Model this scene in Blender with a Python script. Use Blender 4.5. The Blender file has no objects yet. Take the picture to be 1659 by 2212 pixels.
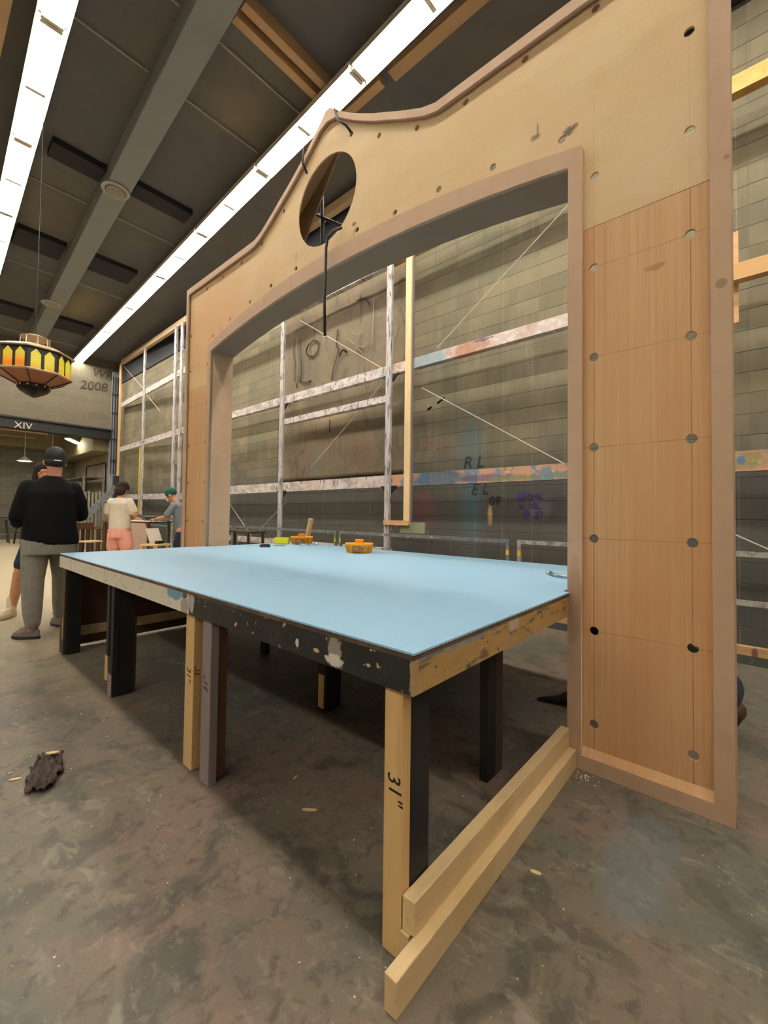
import bpy, bmesh, math, random
from math import sin, cos, pi, radians
from mathutils import Vector, Matrix, noise as mnoise

S = bpy.context.scene
C = S.collection
rnd = random.Random(7)

# ------------------------------------------------------------------ camera
cd = bpy.data.cameras.new('camera'); cam = bpy.data.objects.new('camera', cd); C.objects.link(cam)
p_, r_, y_ = 2.61022817e-02, 1.30293068e-02, 0.719282912
f_ = Vector((cos(p_) * cos(y_), cos(p_) * sin(y_), sin(p_)))
rt_ = Vector((sin(y_), -cos(y_), 0)); up_ = rt_.cross(f_)
R_ = cos(r_) * rt_ + sin(r_) * up_; U_ = -sin(r_) * rt_ + cos(r_) * up_
m = Matrix.Identity(4)
for i in range(3):
    m[i][0], m[i][1], m[i][2] = R_[i], U_[i], -f_[i]
m.translation = Vector((0, 0, 1.19))
cam.matrix_world = m
cd.sensor_fit = 'VERTICAL'; cd.sensor_height = 24; cd.lens = 910.75 / 2212 * 24
cd.shift_y = -17.5 / 2212; cd.clip_start = .02; cd.clip_end = 100
S.camera = cam

# ------------------------------------------------------------------ world, exposure
w = bpy.data.worlds.new('world'); S.world = w; w.use_nodes = True
w.node_tree.nodes['Background'].inputs[0].default_value = (.02, .02, .02, 1)
w.node_tree.nodes['Background'].inputs[1].default_value = .2
S.view_settings.view_transform = 'Standard'; S.view_settings.look = 'None'
S.view_settings.gamma = 1; S.view_settings.exposure = 0.35; S.view_settings.use_curve_mapping = False
LIGHT = 41.0           # strength of the fluorescent tubes
LIGHT_COL = (1, .95, .875)
BAY_LIGHT = 30.0       # lamps in the bay beyond the far wall
PEN_LIGHT = 14.0

# ------------------------------------------------------------------ materials
def lin(c):
    return tuple(((v / 255) / 12.92 if v / 255 <= .04045 else ((v / 255 + .055) / 1.055) ** 2.4) for v in c) + (1,)

class NT:
    def __init__(s, name, rough, metal, spec=.5):
        s.m = bpy.data.materials.new(name); s.m.use_nodes = True
        s.t = s.m.node_tree; s.b = s.t.nodes['Principled BSDF']
        s.b.inputs['Roughness'].default_value = rough; s.b.inputs['Metallic'].default_value = metal
        s.b.inputs['Specular IOR Level'].default_value = spec
        s.tc = s.t.nodes.new('ShaderNodeNewGeometry'); s.co = s.tc.outputs['Position']
    def n(s, t, **k):
        o = s.t.nodes.new(t)
        for a, v in k.items(): setattr(o, a, v)
        return o
    def l(s, a, b): s.t.links.new(a, b)
    def math(s, op, a, b=None, c=None):
        o = s.n('ShaderNodeMath', operation=op)
        for i, v in enumerate((a, b, c)):
            if v is None: continue
            if isinstance(v, (int, float)): o.inputs[i].default_value = v
            else: s.l(v, o.inputs[i])
        return o.outputs[0]
    def noise(s, scale, detail=4, rough=.6, off=(0, 0, 0), dist=0):
        mp = s.n('ShaderNodeMapping'); s.l(s.co, mp.inputs[0])
        sc = scale if isinstance(scale, (tuple, list)) else (scale,) * 3
        mp.inputs['Scale'].default_value = sc; mp.inputs['Location'].default_value = off
        t = s.n('ShaderNodeTexNoise'); t.inputs['Scale'].default_value = 1
        t.inputs['Detail'].default_value = detail; t.inputs['Roughness'].default_value = rough
        t.inputs['Distortion'].default_value = dist
        s.l(mp.outputs[0], t.inputs[0]); return t.outputs[0]
    def ramp(s, v, lo, hi, a=0., b=1.):
        o = s.n('ShaderNodeMapRange'); s.l(v, o.inputs[0])
        for i, x in enumerate((lo, hi, a, b)): o.inputs[i + 1].default_value = x
        return o.outputs[0]
    def mix(s, fac, a, b):
        o = s.n('ShaderNodeMix', data_type='RGBA')
        if isinstance(fac, (int, float)): o.inputs[0].default_value = fac
        else: s.l(fac, o.inputs[0])
        for i, v in ((6, a), (7, b)):
            if isinstance(v, tuple): o.inputs[i].default_value = v
            else: s.l(v, o.inputs[i])
        return o.outputs[2]
    def xyz(s):
        o = s.n('ShaderNodeSeparateXYZ'); s.l(s.co, o.inputs[0]); return o.outputs

def blobmask(N, c, r, soft=.35, jag=.5, ns=4):
    X = N.xyz(); acc = None
    for i in range(3):
        if r[i] is None: continue
        d = N.math('DIVIDE', N.math('SUBTRACT', X[i], c[i]), r[i]); d = N.math('MULTIPLY', d, d)
        acc = d if acc is None else N.math('ADD', acc, d)
    d = N.math('SQRT', acc)
    d = N.math('ADD', d, N.math('MULTIPLY', N.math('SUBTRACT', N.noise(ns, 4), .5), jag * 2))
    return N.ramp(d, 1, 1 - soft)

def mat(name, base, rough=.6, metal=0, layers=(), bump=0, bscale=60, spec=.5, emit=None, blobs=(), lines=(), emitcol=None):
    """layers: (scale, colour, lo, hi[, amount, detail, distortion]) noise mixes in order"""
    N = NT(name, rough, metal, spec); col = lin(base)
    for k, L in enumerate(layers):
        sc, c2, lo, hi = L[:4]; amt = L[4] if len(L) > 4 else 1; det = L[5] if len(L) > 5 else 4
        v = N.ramp(N.noise(sc, det, off=(k * 3.1, k * 1.7, k * 5.3), dist=L[6] if len(L) > 6 else 0), lo, hi, 0, amt)
        col = N.mix(v, col, lin(c2))
    for B in blobs:                       # (centre, radii, colour, amount[, soft, jag, noise scale])
        v = N.math('MULTIPLY', blobmask(N, B[0], B[1], *(B[4:])), B[3]); col = N.mix(v, col, lin(B[2]))
    for (ax, pos, wd, per, c2, amt, rng) in lines:   # thin lines at coordinate pos, repeating every per
        X = N.xyz(); v = N.math('SUBTRACT', X[ax], pos)
        if per: v = N.math('SUBTRACT', N.math('PINGPONG', N.math('ADD', v, 100 * per), per / 2), 0)
        v = N.math('LESS_THAN', N.math('ABSOLUTE', v), wd)
        if rng:
            v = N.math('MULTIPLY', v, N.math('GREATER_THAN', X[2], rng[0])); v = N.math('MULTIPLY', v, N.math('LESS_THAN', X[2], rng[1]))
        v = N.math('MULTIPLY', v, N.ramp(N.noise(6, 2), .3, .6, amt * .5, amt)); col = N.mix(v, col, lin(c2))
    if isinstance(col, tuple): N.b.inputs['Base Color'].default_value = col
    else: N.l(col, N.b.inputs['Base Color'])
    if emit:
        if emitcol: N.b.inputs['Emission Color'].default_value = emitcol
        elif isinstance(col, tuple): N.b.inputs['Emission Color'].default_value = col
        else: N.l(col, N.b.inputs['Emission Color'])
        N.b.inputs['Emission Strength'].default_value = emit
    if bump:
        b = N.n('ShaderNodeBump'); b.inputs['Strength'].default_value = bump; b.inputs['Distance'].default_value = .01
        N.l(N.noise(bscale, 6), b.inputs['Height']); N.l(b.outputs[0], N.b.inputs['Normal'])
    return N.m

def blockwall(name, axes, base, alt, mortar, layers=(), blobs=(), low=None, bw=.4064, bh=.2032, offs=(0, 0), stack=False):
    N = NT(name, .8, 0, .25); X = N.xyz()
    cb = N.n('ShaderNodeCombineXYZ'); N.l(N.math('ADD', X[axes[0]], 20 + offs[0]), cb.inputs[0]); N.l(N.math('ADD', X[axes[1]], offs[1]), cb.inputs[1])
    t = N.n('ShaderNodeTexBrick'); N.l(cb.outputs[0], t.inputs[0])
    t.inputs['Scale'].default_value = 1; t.inputs['Brick Width'].default_value = bw; t.inputs['Row Height'].default_value = bh
    t.inputs['Mortar Size'].default_value = .006; t.inputs['Mortar Smooth'].default_value = .3; t.inputs['Bias'].default_value = 0
    t.inputs['Color1'].default_value = lin(base); t.inputs['Color2'].default_value = lin(alt); t.inputs['Mortar'].default_value = lin(mortar)
    col = t.outputs[0]
    if stack: t.offset = 0
    for k, L in enumerate(layers):
        v = N.ramp(N.noise(L[0], 5, off=(k * 3.1, k * 1.7, 0)), L[2], L[3], 0, L[4] if len(L) > 4 else 1); col = N.mix(v, col, lin(L[1]))
    hm = N.math('LESS_THAN', N.math('PINGPONG', N.math('ADD', X[axes[1]], offs[1] + 20 * bh), bh / 2), .0035)
    vm = N.math('LESS_THAN', N.math('PINGPONG', N.math('ADD', X[axes[0]], offs[0] + 50 * bw), bw / 2), .004)
    if stack:
        hm = N.math('MULTIPLY', hm, N.ramp(N.noise((1, 1.5, 3), 3), .3, .6, .35, .9)); vm = N.math('MULTIPLY', vm, N.ramp(N.noise((1, 3, 1.5), 3), .4, .65, .0, .45))
    if low:      # (z edge, softness, colour, amount): darker tone on the lower courses
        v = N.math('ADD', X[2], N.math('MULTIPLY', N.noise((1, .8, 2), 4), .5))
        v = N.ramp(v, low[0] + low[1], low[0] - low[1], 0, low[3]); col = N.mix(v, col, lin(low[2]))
    for B in blobs:
        v = N.math('MULTIPLY', blobmask(N, B[0], B[1], *(B[4:])), B[3]); col = N.mix(v, col, lin(B[2]))
    if stack: col = N.mix(vm, col, lin((176, 166, 142))); col = N.mix(hm, col, lin((58, 52, 44)))
    N.l(col, N.b.inputs['Base Color'])
    b = N.n('ShaderNodeBump'); b.inputs['Strength'].default_value = .6; b.inputs['Distance'].default_value = .012
    h = N.math('ADD', N.math('MULTIPLY', t.outputs[1], -1), N.math('MULTIPLY', N.noise(70, 3), .25))
    N.l(h, b.inputs['Height']); N.l(b.outputs[0], N.b.inputs['Normal'])
    return N.m

M = {}
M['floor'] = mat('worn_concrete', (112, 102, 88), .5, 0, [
    (.9, (92, 94, 84), .46, .56, .8, 5, .4), (1.7, (132, 108, 96), .52, .62, .6, 6, .5), (4.5, (74, 72, 64), .52, .62, .7, 9, .8),
    ((16, 9, 1), (146, 136, 120), .56, .68, .5, 12, .8), (17, (66, 62, 56), .54, .66, .6, 9, .5), (22, (136, 126, 110), .58, .68, .4, 12, .6), (230, (84, 78, 70), .5, .7, .3, 3), (70, (166, 156, 138), .68, .72, .6, 3),
    ((5, 2, 1), (150, 142, 128), .66, .7, .5, 10, .4)], bump=.12, bscale=25, spec=.35, blobs=[
    ((1.7, .3, 0), (.35, .12, None), (104, 116, 124), .35), ((1.25, 1.3, 0), (.3, .2, None), (120, 104, 84), .3),
    ((1.6, 15, 0), (9, 11.5, None), (206, 190, 156), .85, .35, .1, 1), ((.9, 3.3, 0), (.4, .5, None), (124, 108, 88), .35)])  # large pale blob puts the far floor's brighter, reflected light into the colour
OY = -2.135 % .4064; OZ = -4.44 % .2032
wl = [((5.4, 3.0, 1.6), (None, .28, 1.25), (74, 112, 122), .6, .9, .25, 3), ((5.4, 3.05, 2.35), (None, .3, .5), (96, 112, 124), .35, .9, .3, 3),
      ((5.4, 3.85, 1.25), (None, .26, .5), (122, 74, 72), .6, .8, .4, 4), ((5.4, 2.72, 1.22), (None, .05, .17), (214, 176, 112), .85, .6, .3, 8),
      ((5.4, 4.5, 1.6), (None, .3, .6), (128, 88, 80), .25, .9, .4, 3), ((5.4, 2.05, 1.3), (None, .22, .2), (122, 116, 132), .45, .6, .5, 6),
      ((5.4, 9.7, 1.9), (None, .25, .8), (132, 142, 150), .35, .9, .3, 2), ((5.4, 8.4, 2.3), (None, .2, .7), (142, 140, 130), .3, .9, .3, 2),
      ((5.4, 1.2, 1.4), (None, .5, .15), (96, 72, 50), .4, .6, .5, 3)]
M['wall_r'] = blockwall('block_wall_paint', (1, 2), (138, 128, 104), (116, 110, 90), (127, 119, 97),
    [((1, .7, .9), (104, 100, 84), .45, .65, .6), ((1, 2.2, .5), (150, 140, 120), .55, .72, .55), ((1, 9, 1.2), (104, 94, 84), .55, .7, .35)],
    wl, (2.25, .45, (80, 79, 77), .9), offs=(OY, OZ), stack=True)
M['wall_f'] = blockwall('block_wall_grey', (0, 2), (122, 115, 98), (110, 104, 90), (142, 134, 116),
    [((.8, 1, .8), (112, 104, 90), .45, .65, .5)], bw=.61, bh=.305)
M['wall_bay'] = blockwall('block_wall_bay', (1, 2), (188, 176, 150), (172, 160, 138), (160, 150, 130), [((1, 2, 1), (140, 130, 112), .5, .68, .5)], bw=.61, bh=.305)
M['wall_bayf'] = blockwall('block_wall_bay_end', (0, 2), (140, 134, 118), (124, 118, 104), (108, 102, 90), [((2, 1, .5), (112, 90, 72), .5, .68, .4)])
M['plain'] = mat('grey_paint_wall', (150, 140, 124), .8, 0, [(.6, (120, 114, 100), .4, .65, .5)])
M['ceil'] = mat('dark_ceiling', (110, 111, 113), .85, 0, [(.5, (122, 116, 102), .45, .65, .8), (3, (98, 99, 100), .5, .7, .5)], spec=.2,
    blobs=[((3, 5.6, 0), (.5, .5, None), (150, 138, 112), .5, .8, .5, 3), ((3, 14, 0), (.7, 1.5, None), (164, 150, 118), .5, .8, .5, 2)])
M['beam'] = mat('beam_grey', (148, 152, 154), .8, 0, [(2, (140, 142, 142), .4, .7, .6)])
M['darkbeam'] = mat('dark_duct_and_shade', (44, 45, 50), .8)
M['conduit'] = mat('pale_conduit', (176, 170, 158), .6)
M['tanbeam'] = mat('tan_timber', (200, 166, 126), .7, 0, [((2, 2, 9), (176, 144, 108), .4, .7, .6)])
M['bayceil'] = mat('bay_ceiling', (150, 136, 104), .8)
M['fix'] = mat('white_enamel', (225, 220, 205), .35, 0)
M['tube'] = mat('lit_tube', (255, 250, 235), .3, 0, emit=LIGHT, emitcol=LIGHT_COL + (1,))
M['bay'] = mat('lit_bay_tube', (255, 250, 235), .3, 0, emit=BAY_LIGHT, emitcol=(1, .95, .82, 1))
M['pend'] = mat('lit_bulb', (255, 250, 235), .3, 0, emit=PEN_LIGHT, emitcol=(1, .95, .82, 1))
M['ply'] = mat('pale_ply', (208, 178, 134), .6, 0, [((1, 3, 3), (214, 188, 148), .4, .66, .7), ((1, 1.4, 6), (196, 166, 122), .5, .72, .5), (90, (222, 198, 160), .5, .7, .35)],
    spec=.3, blobs=[((2.17, .69, 3.15), (None, .035, .03), (60, 48, 40), .8, .5, .6, 30), ((2.17, .66, 3.16), (None, .02, .02), (60, 48, 40), .7, .5, .6, 30),
    ((2.17, .86, 3.22), (None, .035, .02), (90, 70, 52), .7, .6, .6, 30), ((2.17, .85, 3.25), (None, .008, .06), (110, 84, 60), .6),
    ((2.17, 1.52, 3.15), (None, .012, .05), (70, 52, 38), .7), ((2.17, 1.55, 3.13), (None, .03, .015), (80, 60, 44), .7),
    ((2.17, 2.24, 3.37), (None, .03, .02), (70, 54, 42), .8, .6, .7, 30), ((2.17, 2.24, 3.30), (None, .012, .05), (140, 108, 76), .5),
    ((2.17, 4.24, 3.14), (None, .04, .03), (80, 56, 42), .7, .6, .7, 30), ((2.17, 4.5, 3.1), (None, .05, .02), (80, 56, 42), .6, .6, .7, 30),
    ((2.17, 2.95, 3.4), (None, .01, .06), (110, 82, 60), .5), ((2.17, 3.4, 3.45), (None, .3, .15), (212, 168, 124), .4),
    ((2.17, 4.4, 3.2), (None, .9, .7), (212, 164, 118), .75, .6, .4, 2)],
    lines=[(1, .572, .0016, 0, (170, 138, 98), .6, (2.6, 3.25)), (1, .192, .0016, 0, (176, 146, 106), .4, (2.6, 3.3))])
M['lauan'] = mat('reddish_ply', (200, 158, 112), .55, 0, [((1, 26, .25), (210, 172, 128), .44, .6, .5, 6), ((1, 110, 1.2), (178, 132, 90), .5, .66, .4, 5), ((1, 3, .5), (192, 140, 94), .45, .65, .5)],
    spec=.35, lines=[(1, .572, .0022, 0, (140, 98, 60), .9, (.1, 2.6)), (1, .192, .0022, 0, (140, 98, 60), .8, (.1, 2.6)),
                     (2, .653, .0020, .437, (150, 106, 70), .65, (.5, 2.5))],
    blobs=[((2.17, .32, 2.31), (None, .05, .018), (160, 104, 62), .6, .5, .8, 25)])
M['mdf'] = mat('brown_mdf', (188, 158, 130), .6, 0, [((2, 2, 1), (176, 148, 118), .42, .66, .7), (7, (176, 140, 118), .5, .7, .4)], spec=.35,
    blobs=[((2.145, .09, 2.14), (None, .02, .02), (120, 96, 72), .6), ((2.145, .07, 2.65), (None, .015, .015), (128, 100, 80), .6), ((2.14, .65, .8), (None, .05, .25), (148, 112, 88), .5)])
M['soffit'] = mat('soffit_board', (146, 124, 104), .6, 0, [(3, (138, 116, 96), .4, .7, .5)])
M['pine'] = mat('pine', (218, 182, 124), .55, 0, [((26, 26, 1.2), (200, 156, 98), .45, .66, .6, 6), ((5, 5, .6), (226, 196, 146), .5, .7, .5)], spec=.35)
M['pinelight'] = mat('new_pine', (236, 208, 160), .55, 0, [((26, 26, 1.2), (222, 186, 132), .45, .66, .6, 6), (26, (150, 104, 62), .74, .78, .7)])
M['pineX'] = mat('pine_along', (212, 186, 142), .55, 0, [((1.2, 26, 26), (194, 164, 116), .45, .66, .5, 6), ((.8, 6, 6), (216, 190, 142), .5, .7, .5), (2, (184, 156, 100), .55, .7, .5)], spec=.35)
M['pineY'] = mat('pine_long', (218, 190, 150), .55, 0, [((26, 1, 26), (196, 160, 112), .45, .66, .5, 6)])
M['blackpaint'] = mat('black_paint', (20, 20, 20), .6, 0, [((4, 4, 1.5), (30, 32, 30), .45, .68, .7), (30, (62, 60, 56), .7, .76, .5)])
M['brownblack'] = mat('brown_black_paint', (66, 54, 42), .6, 0, [((6, 6, 1.5), (46, 38, 32), .45, .68, .7)])
M['greyleg'] = mat('purple_grey_paint', (138, 126, 128), .6, 0, [((20, 20, 2), (124, 112, 114), .5, .7, .5), (40, (96, 84, 86), .66, .74, .6)])
M['pinkgrey'] = mat('pinkish_patch', (150, 136, 136), .7)
M['blue'] = mat('light_blue_top', (160, 204, 236), .36, 0, [(1.2, (168, 209, 238), .4, .7, .5), (140, (148, 194, 228), .45, .7, .35), (45, (120, 150, 166), .72, .76, .5)], spec=.45,
    blobs=[((1.55, 1.94, 0), (.52, .0045, None), (84, 112, 130), .75, .5, .1, 3)])
M['apw'] = mat('worn_white_paint', (228, 220, 202), .6, 0, [((5, 26, .6), (226, 220, 206), .4, .6, .7), ((5, 50, 3), (150, 128, 114), .59, .66, .6, 5), ((5, 90, 6), (84, 62, 54), .64, .68, .8, 4), ((30, 34, 40), (60, 42, 36), .66, .68, .9, 2)],
    blobs=[((.88, 2.13, .80), (None, .12, .04), (112, 156, 190), .95, .3, .6, 20), ((.88, 2.02, .80), (None, .03, .02), (70, 44, 42), .9, .3, .5, 30), ((.88, 2.02, .75), (None, .05, .05), (96, 76, 74), .55, .3, .9, 40)])
M['apb'] = mat('worn_black_paint', (34, 35, 34), .5, 0, [(6, (48, 48, 46), .45, .65, .7), ((20, 34, 34), (206, 184, 146), .655, .675, .9, 3), ((6, 20, 16), (110, 106, 100), .6, .68, .5, 8)],
    blobs=[((.88, .975, .77), (None, .035, .055), (168, 160, 150), .75, .2, .5, 60), ((.88, .975, .74), (None, .045, .02), (226, 218, 208), .85, .2, .7, 60), ((.88, 1.16, .755), (None, .01, .016), (232, 226, 214), .9, .2, .6, 60), ((.88, 1.06, .752), (None, .016, .008), (214, 178, 122), .95, .2, .3, 60), ((.88, .83, .76), (None, .01, .006), (220, 190, 140), .9),
           ((.88, 1.95, .78), (None, .03, .05), (214, 206, 198), .7, .2, .9, 50), ((.88, .67, .77), (None, .012, .08), (196, 160, 110), .7, .2, .8, 60), ((.88, 1.3, .822), (None, .8, .006), (150, 126, 92), .8, .2, .8, 12)])
M['apt'] = mat('worn_tan_paint', (176, 142, 88), .6, 0, [((6, 6, 20), (160, 126, 76), .45, .65, .7), ((7, 7, 26), (86, 80, 74), .57, .64, .8, 6), ((30, 20, 30), (48, 42, 38), .64, .67, .9, 3)],
    blobs=[((1.35, .67, .815), (.9, None, .012), (96, 92, 86), .75, .4, 1, 14), ((1.1, .67, .81), (.3, None, .018), (112, 138, 158), .6, .5, .9, 14), ((1.5, .67, .795), (.05, None, .03), (190, 174, 160), .8, .3, .4, 20)])
M['edge'] = mat('ply_edge', (112, 88, 62), .7, 0, [((9, 9, 2), (60, 50, 44), .5, .6, .7)])
rl = [((3, 6, 12), (150, 140, 144), .45, .6, .7, 6), ((3, 22, 9), (70, 64, 66), .56, .62, .8, 6), ((3, 1.2, 3), (206, 180, 176), .55, .7, .6)]
M['rail'] = mat('paint_splattered_white', (214, 206, 200), .55, 0, rl)
M['railv'] = mat('paint_splattered_post', (196, 192, 192), .55, 0, [((20, 20, 3), (120, 116, 118), .45, .62, .7, 6), ((24, 24, 5), (60, 56, 62), .56, .62, .8, 6), ((20, 20, 2), (168, 140, 150), .6, .7, .5)])
M['railup'] = mat('paint_splattered_pale', (206, 188, 180), .5, 0, [((3, 4, 3), (172, 128, 100), .5, .62, .7, 5), ((3, 9, 16), (226, 216, 208), .52, .6, .8, 6), ((3, 12, 20), (84, 76, 76), .64, .7, .8, 6)],
    blobs=[((4.9, 3.45, 3.43), (None, .35, .2), (136, 158, 168), .85, .4, .4, 5), ((4.9, 2.85, 3.43), (None, .36, .2), (170, 116, 84), .8, .5, .7, 9), ((4.9, 2.62, 3.485), (None, .16, .03), (92, 76, 120), .8, .4, .6, 9), ((4.9, 0, 3.43), (None, .9, .3), (206, 158, 88), .9)])
M['railcol'] = mat('paint_splattered_colours', (196, 150, 124), .5, 0, [((3, 4, 3), (88, 128, 150), .5, .56, .8, 4), ((3, 9, 14), (226, 214, 204), .58, .66, .8, 6), ((3, 6, 9), (124, 126, 76), .6, .66, .8, 5), ((3, 5, 20), (168, 70, 56), .66, .7, .8, 5), ((3, 10, 22), (50, 44, 52), .68, .72, .8, 5)],
    blobs=[((4.9, 3.3, 1.71), (None, .5, .15), (56, 92, 112), .85, .4, .5, 4), ((4.9, 2.6, 1.68), (None, .5, .06), (84, 72, 112), .7, .4, .5, 6), ((4.9, 3.3, 3.43), (None, .5, .15), (120, 142, 150), .8, .4, .5, 4),
           ((4.9, 2.0, 3.43), (None, .25, .06), (154, 110, 84), .6, .4, .6, 6), ((4.9, 1.5, 1.67), (None, .35, .06), (92, 124, 120), .8, .4, .6, 8), ((4.9, 2.2, 1.66), (None, .4, .04), (120, 126, 78), .8, .4, .7, 9), ((4.9, .1, 1.71), (None, .3, .1), (128, 128, 72), .7, .4, .6, 8), ((4.9, .08, 1.72), (None, .04, .05), (70, 108, 160), .8)])
M['yellowwood'] = mat('yellow_wood', (206, 164, 86), .6, 0, [((3, 6, 20), (178, 128, 66), .45, .65, .6), ((3, 5, 14), (110, 74, 50), .64, .7, .8)])
M['darkwood'] = mat('dark_wood', (84, 56, 34), .55, 0, [((2, 20, 2), (66, 42, 26), .45, .65, .6)])
M['orangewood'] = mat('orange_wood', (214, 168, 120), .6, 0, [((3, 3, 20), (196, 144, 96), .45, .65, .6)])
M['greenwood'] = mat('faded_green_wood', (142, 146, 116), .7, 0, [((3, 8, 8), (110, 128, 126), .5, .65, .6)])
M['galv'] = mat('galvanised', (138, 146, 148), .45, .5, [(12, (112, 118, 120), .4, .65, .7), ((3, 9, 9), (206, 202, 196), .62, .68, .8)])
M['galvw'] = mat('splattered_galvanised', (176, 172, 164), .5, .3, [((3, 7, 9), (104, 104, 104), .48, .6, .8), ((3, 12, 9), (212, 180, 172), .6, .66, .7)])
M['yel'] = mat('yellow_label', (226, 190, 40), .5)
M['curb'] = mat('dark_curb', (74, 74, 68), .8, 0, [((2, 6, 6), (140, 132, 118), .6, .68, .6)])
M['toe'] = mat('toe_board', (188, 154, 108), .6, 0, [((3, 3, 20), (160, 124, 84), .45, .65, .6)], blobs=[((4.6, .0, .1), (None, .03, .06), (84, 40, 44), .8)])
M['metal'] = mat('steel', (150, 150, 152), .3, .9)
M['chrome'] = mat('chrome', (220, 220, 222), .15, 1)
M['black'] = mat('matt_black', (16, 16, 17), .5)
M['cord'] = mat('dark_cord', (38, 26, 26), .5)
M['wire'] = mat('pale_wire', (206, 196, 176), .6)
M['cup'] = mat('amber_plastic', (236, 156, 18), .35, 0, spec=.5)
M['lid'] = mat('lime_yellow_foam', (220, 214, 20), .6)
M['label'] = mat('label_grey', (150, 112, 84), .5, 0, [(60, (60, 48, 44), .45, .6, .8)])
M['canvas'] = mat('aged_canvas', (126, 114, 96), .85, 0, [((1, .9, .7), (106, 100, 86), .45, .65, .7), ((1, 2, 2.4), (140, 122, 100), .5, .68, .6, 6, 1.2), ((1, 3.5, 1.2), (88, 80, 70), .56, .68, .6, 6, 1.5)],
    spec=.2, blobs=[((5.3, 6.0, 3.0), (None, .8, .3), (172, 156, 122), .5, .8, .5, 2), ((5.3, 6.9, 3.5), (None, .25, .5), (168, 154, 122), .4, .8, .5, 3), ((5.3, 5.1, 2.2), (None, .3, .5), (132, 96, 84), .4, .8, .5, 3),
    ((5.3, 6.3, 2.2), (None, .3, .4), (120, 126, 112), .45, .8, .5, 3)])
M['smear'] = mat('dark_smear', (98, 88, 74), .85)
M['smearl'] = mat('pale_smear', (150, 140, 118), .85)
M['rust'] = mat('brick_red_wall', (136, 106, 90), .85)
M['chalk'] = mat('chalk_grey', (52, 48, 44), .85)
M['purple'] = mat('purple_marker', (66, 52, 120), .8)
M['whitetxt'] = mat('white_letters', (222, 216, 200), .7)
M['ink'] = mat('marker_ink', (22, 20, 22), .6)
M['graffiti'] = mat('graffiti_black', (62, 56, 46), .85)
M['skin'] = mat('skin', (196, 138, 108), .5, 0, [(9, (184, 122, 94), .45, .65, .5)])
M['skin2'] = mat('skin_tan', (200, 142, 110), .5, 0, [(14, (184, 122, 90), .45, .65, .5)])
M['hair'] = mat('dark_hair', (40, 24, 20), .95, 0, [((60, 60, 9), (66, 40, 32), .5, .65, .6)], bump=.5, bscale=90)
M['cap'] = mat('black_cap', (24, 24, 26), .7)
M['tee'] = mat('black_tee', (11, 12, 13), .85, 0, [(5, (16, 17, 20), .45, .65, .6)], spec=.2)
M['navy'] = mat('navy_shirt', (24, 22, 36), .85, spec=.2)
M['sweat'] = mat('grey_sweatpants', (138, 136, 128), .9, 0, [(16, (122, 120, 112), .45, .65, .6)], bump=.3, bscale=12, spec=.2)
M['shoe'] = mat('grey_shoe', (120, 112, 102), .6)
M['sole'] = mat('dark_sole', (34, 32, 34), .6)
M['wshoe'] = mat('white_shoe', (222, 206, 180), .6)
M['wshirt'] = mat('cream_shirt', (214, 202, 184), .85, 0, [(14, (198, 186, 168), .45, .65, .5)])
M['pink'] = mat('pink_shorts', (224, 156, 142), .85, 0, [((3, 60, 3), (232, 176, 164), .5, .65, .5)])
M['teal'] = mat('teal_cap', (30, 92, 84), .85, 0, [(40, (22, 72, 66), .45, .65, .6)])
M['greyblue'] = mat('grey_blue_shirt', (112, 124, 132), .85)
M['denim'] = mat('denim', (28, 38, 56), .85, 0, [(30, (44, 54, 74), .45, .65, .6)])
M['boot'] = mat('brown_boot', (74, 48, 22), .6)
M['tealpanel'] = mat('teal_panel', (40, 84, 84), .7)
M['pinkboard'] = mat('pinkish_board', (182, 156, 142), .7)
M['brownrim'] = mat('brown_rim', (96, 66, 58), .6)
M['cream'] = mat('paper', (228, 214, 200), .7)
M['bottle'] = mat('blue_plastic', (52, 74, 132), .3)
M['slat'] = mat('pale_slats', (142, 138, 122), .7)
M['machine'] = mat('machine_grey', (112, 108, 98), .5)
M['lampframe'] = mat('lamp_leading', (48, 42, 46), .45, .3)
M['lampgold'] = mat('lamp_roof', (196, 174, 140), .35, .3)
M['lampdark'] = mat('lamp_bowl', (42, 34, 24), .3, .6)
M['lamporange'] = mat('lamp_amber_glass', (138, 72, 22), .3, 0, [(14, (130, 62, 16), .4, .65, .7)], emit=.03)
def paneglass(name, top, bot, zmid):
    N = NT(name, .25, 0); X = N.xyz()
    v = N.ramp(N.math('ADD', X[2], N.math('MULTIPLY', N.math('SUBTRACT', N.noise(9, 4), .5), .12)), zmid - .05, zmid + .05)
    col = N.mix(v, lin(bot), lin(top)); N.l(col, N.b.inputs['Base Color']); N.l(col, N.b.inputs['Emission Color'])
    N.b.inputs['Emission Strength'].default_value = .25; return N.m
M['paneA'] = paneglass('pane_yellow_orange', (214, 196, 60), (222, 130, 24), 2.885)
M['paneB'] = paneglass('pane_olive_yellow', (206, 192, 56), (222, 140, 34), 2.81)
M['leaf'] = mat('brown_scrap', (66, 50, 42), .7, 0, [((14, 40, 14), (44, 32, 28), .45, .6, .8), (9, (104, 80, 54), .6, .7, .7)])
M['chip'] = mat('wood_chip', (214, 190, 138), .6)
M['tape'] = mat('yellow_tape', (196, 172, 110), .6)
M['bark'] = mat('dark_glove', (14, 15, 18), .8)

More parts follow.
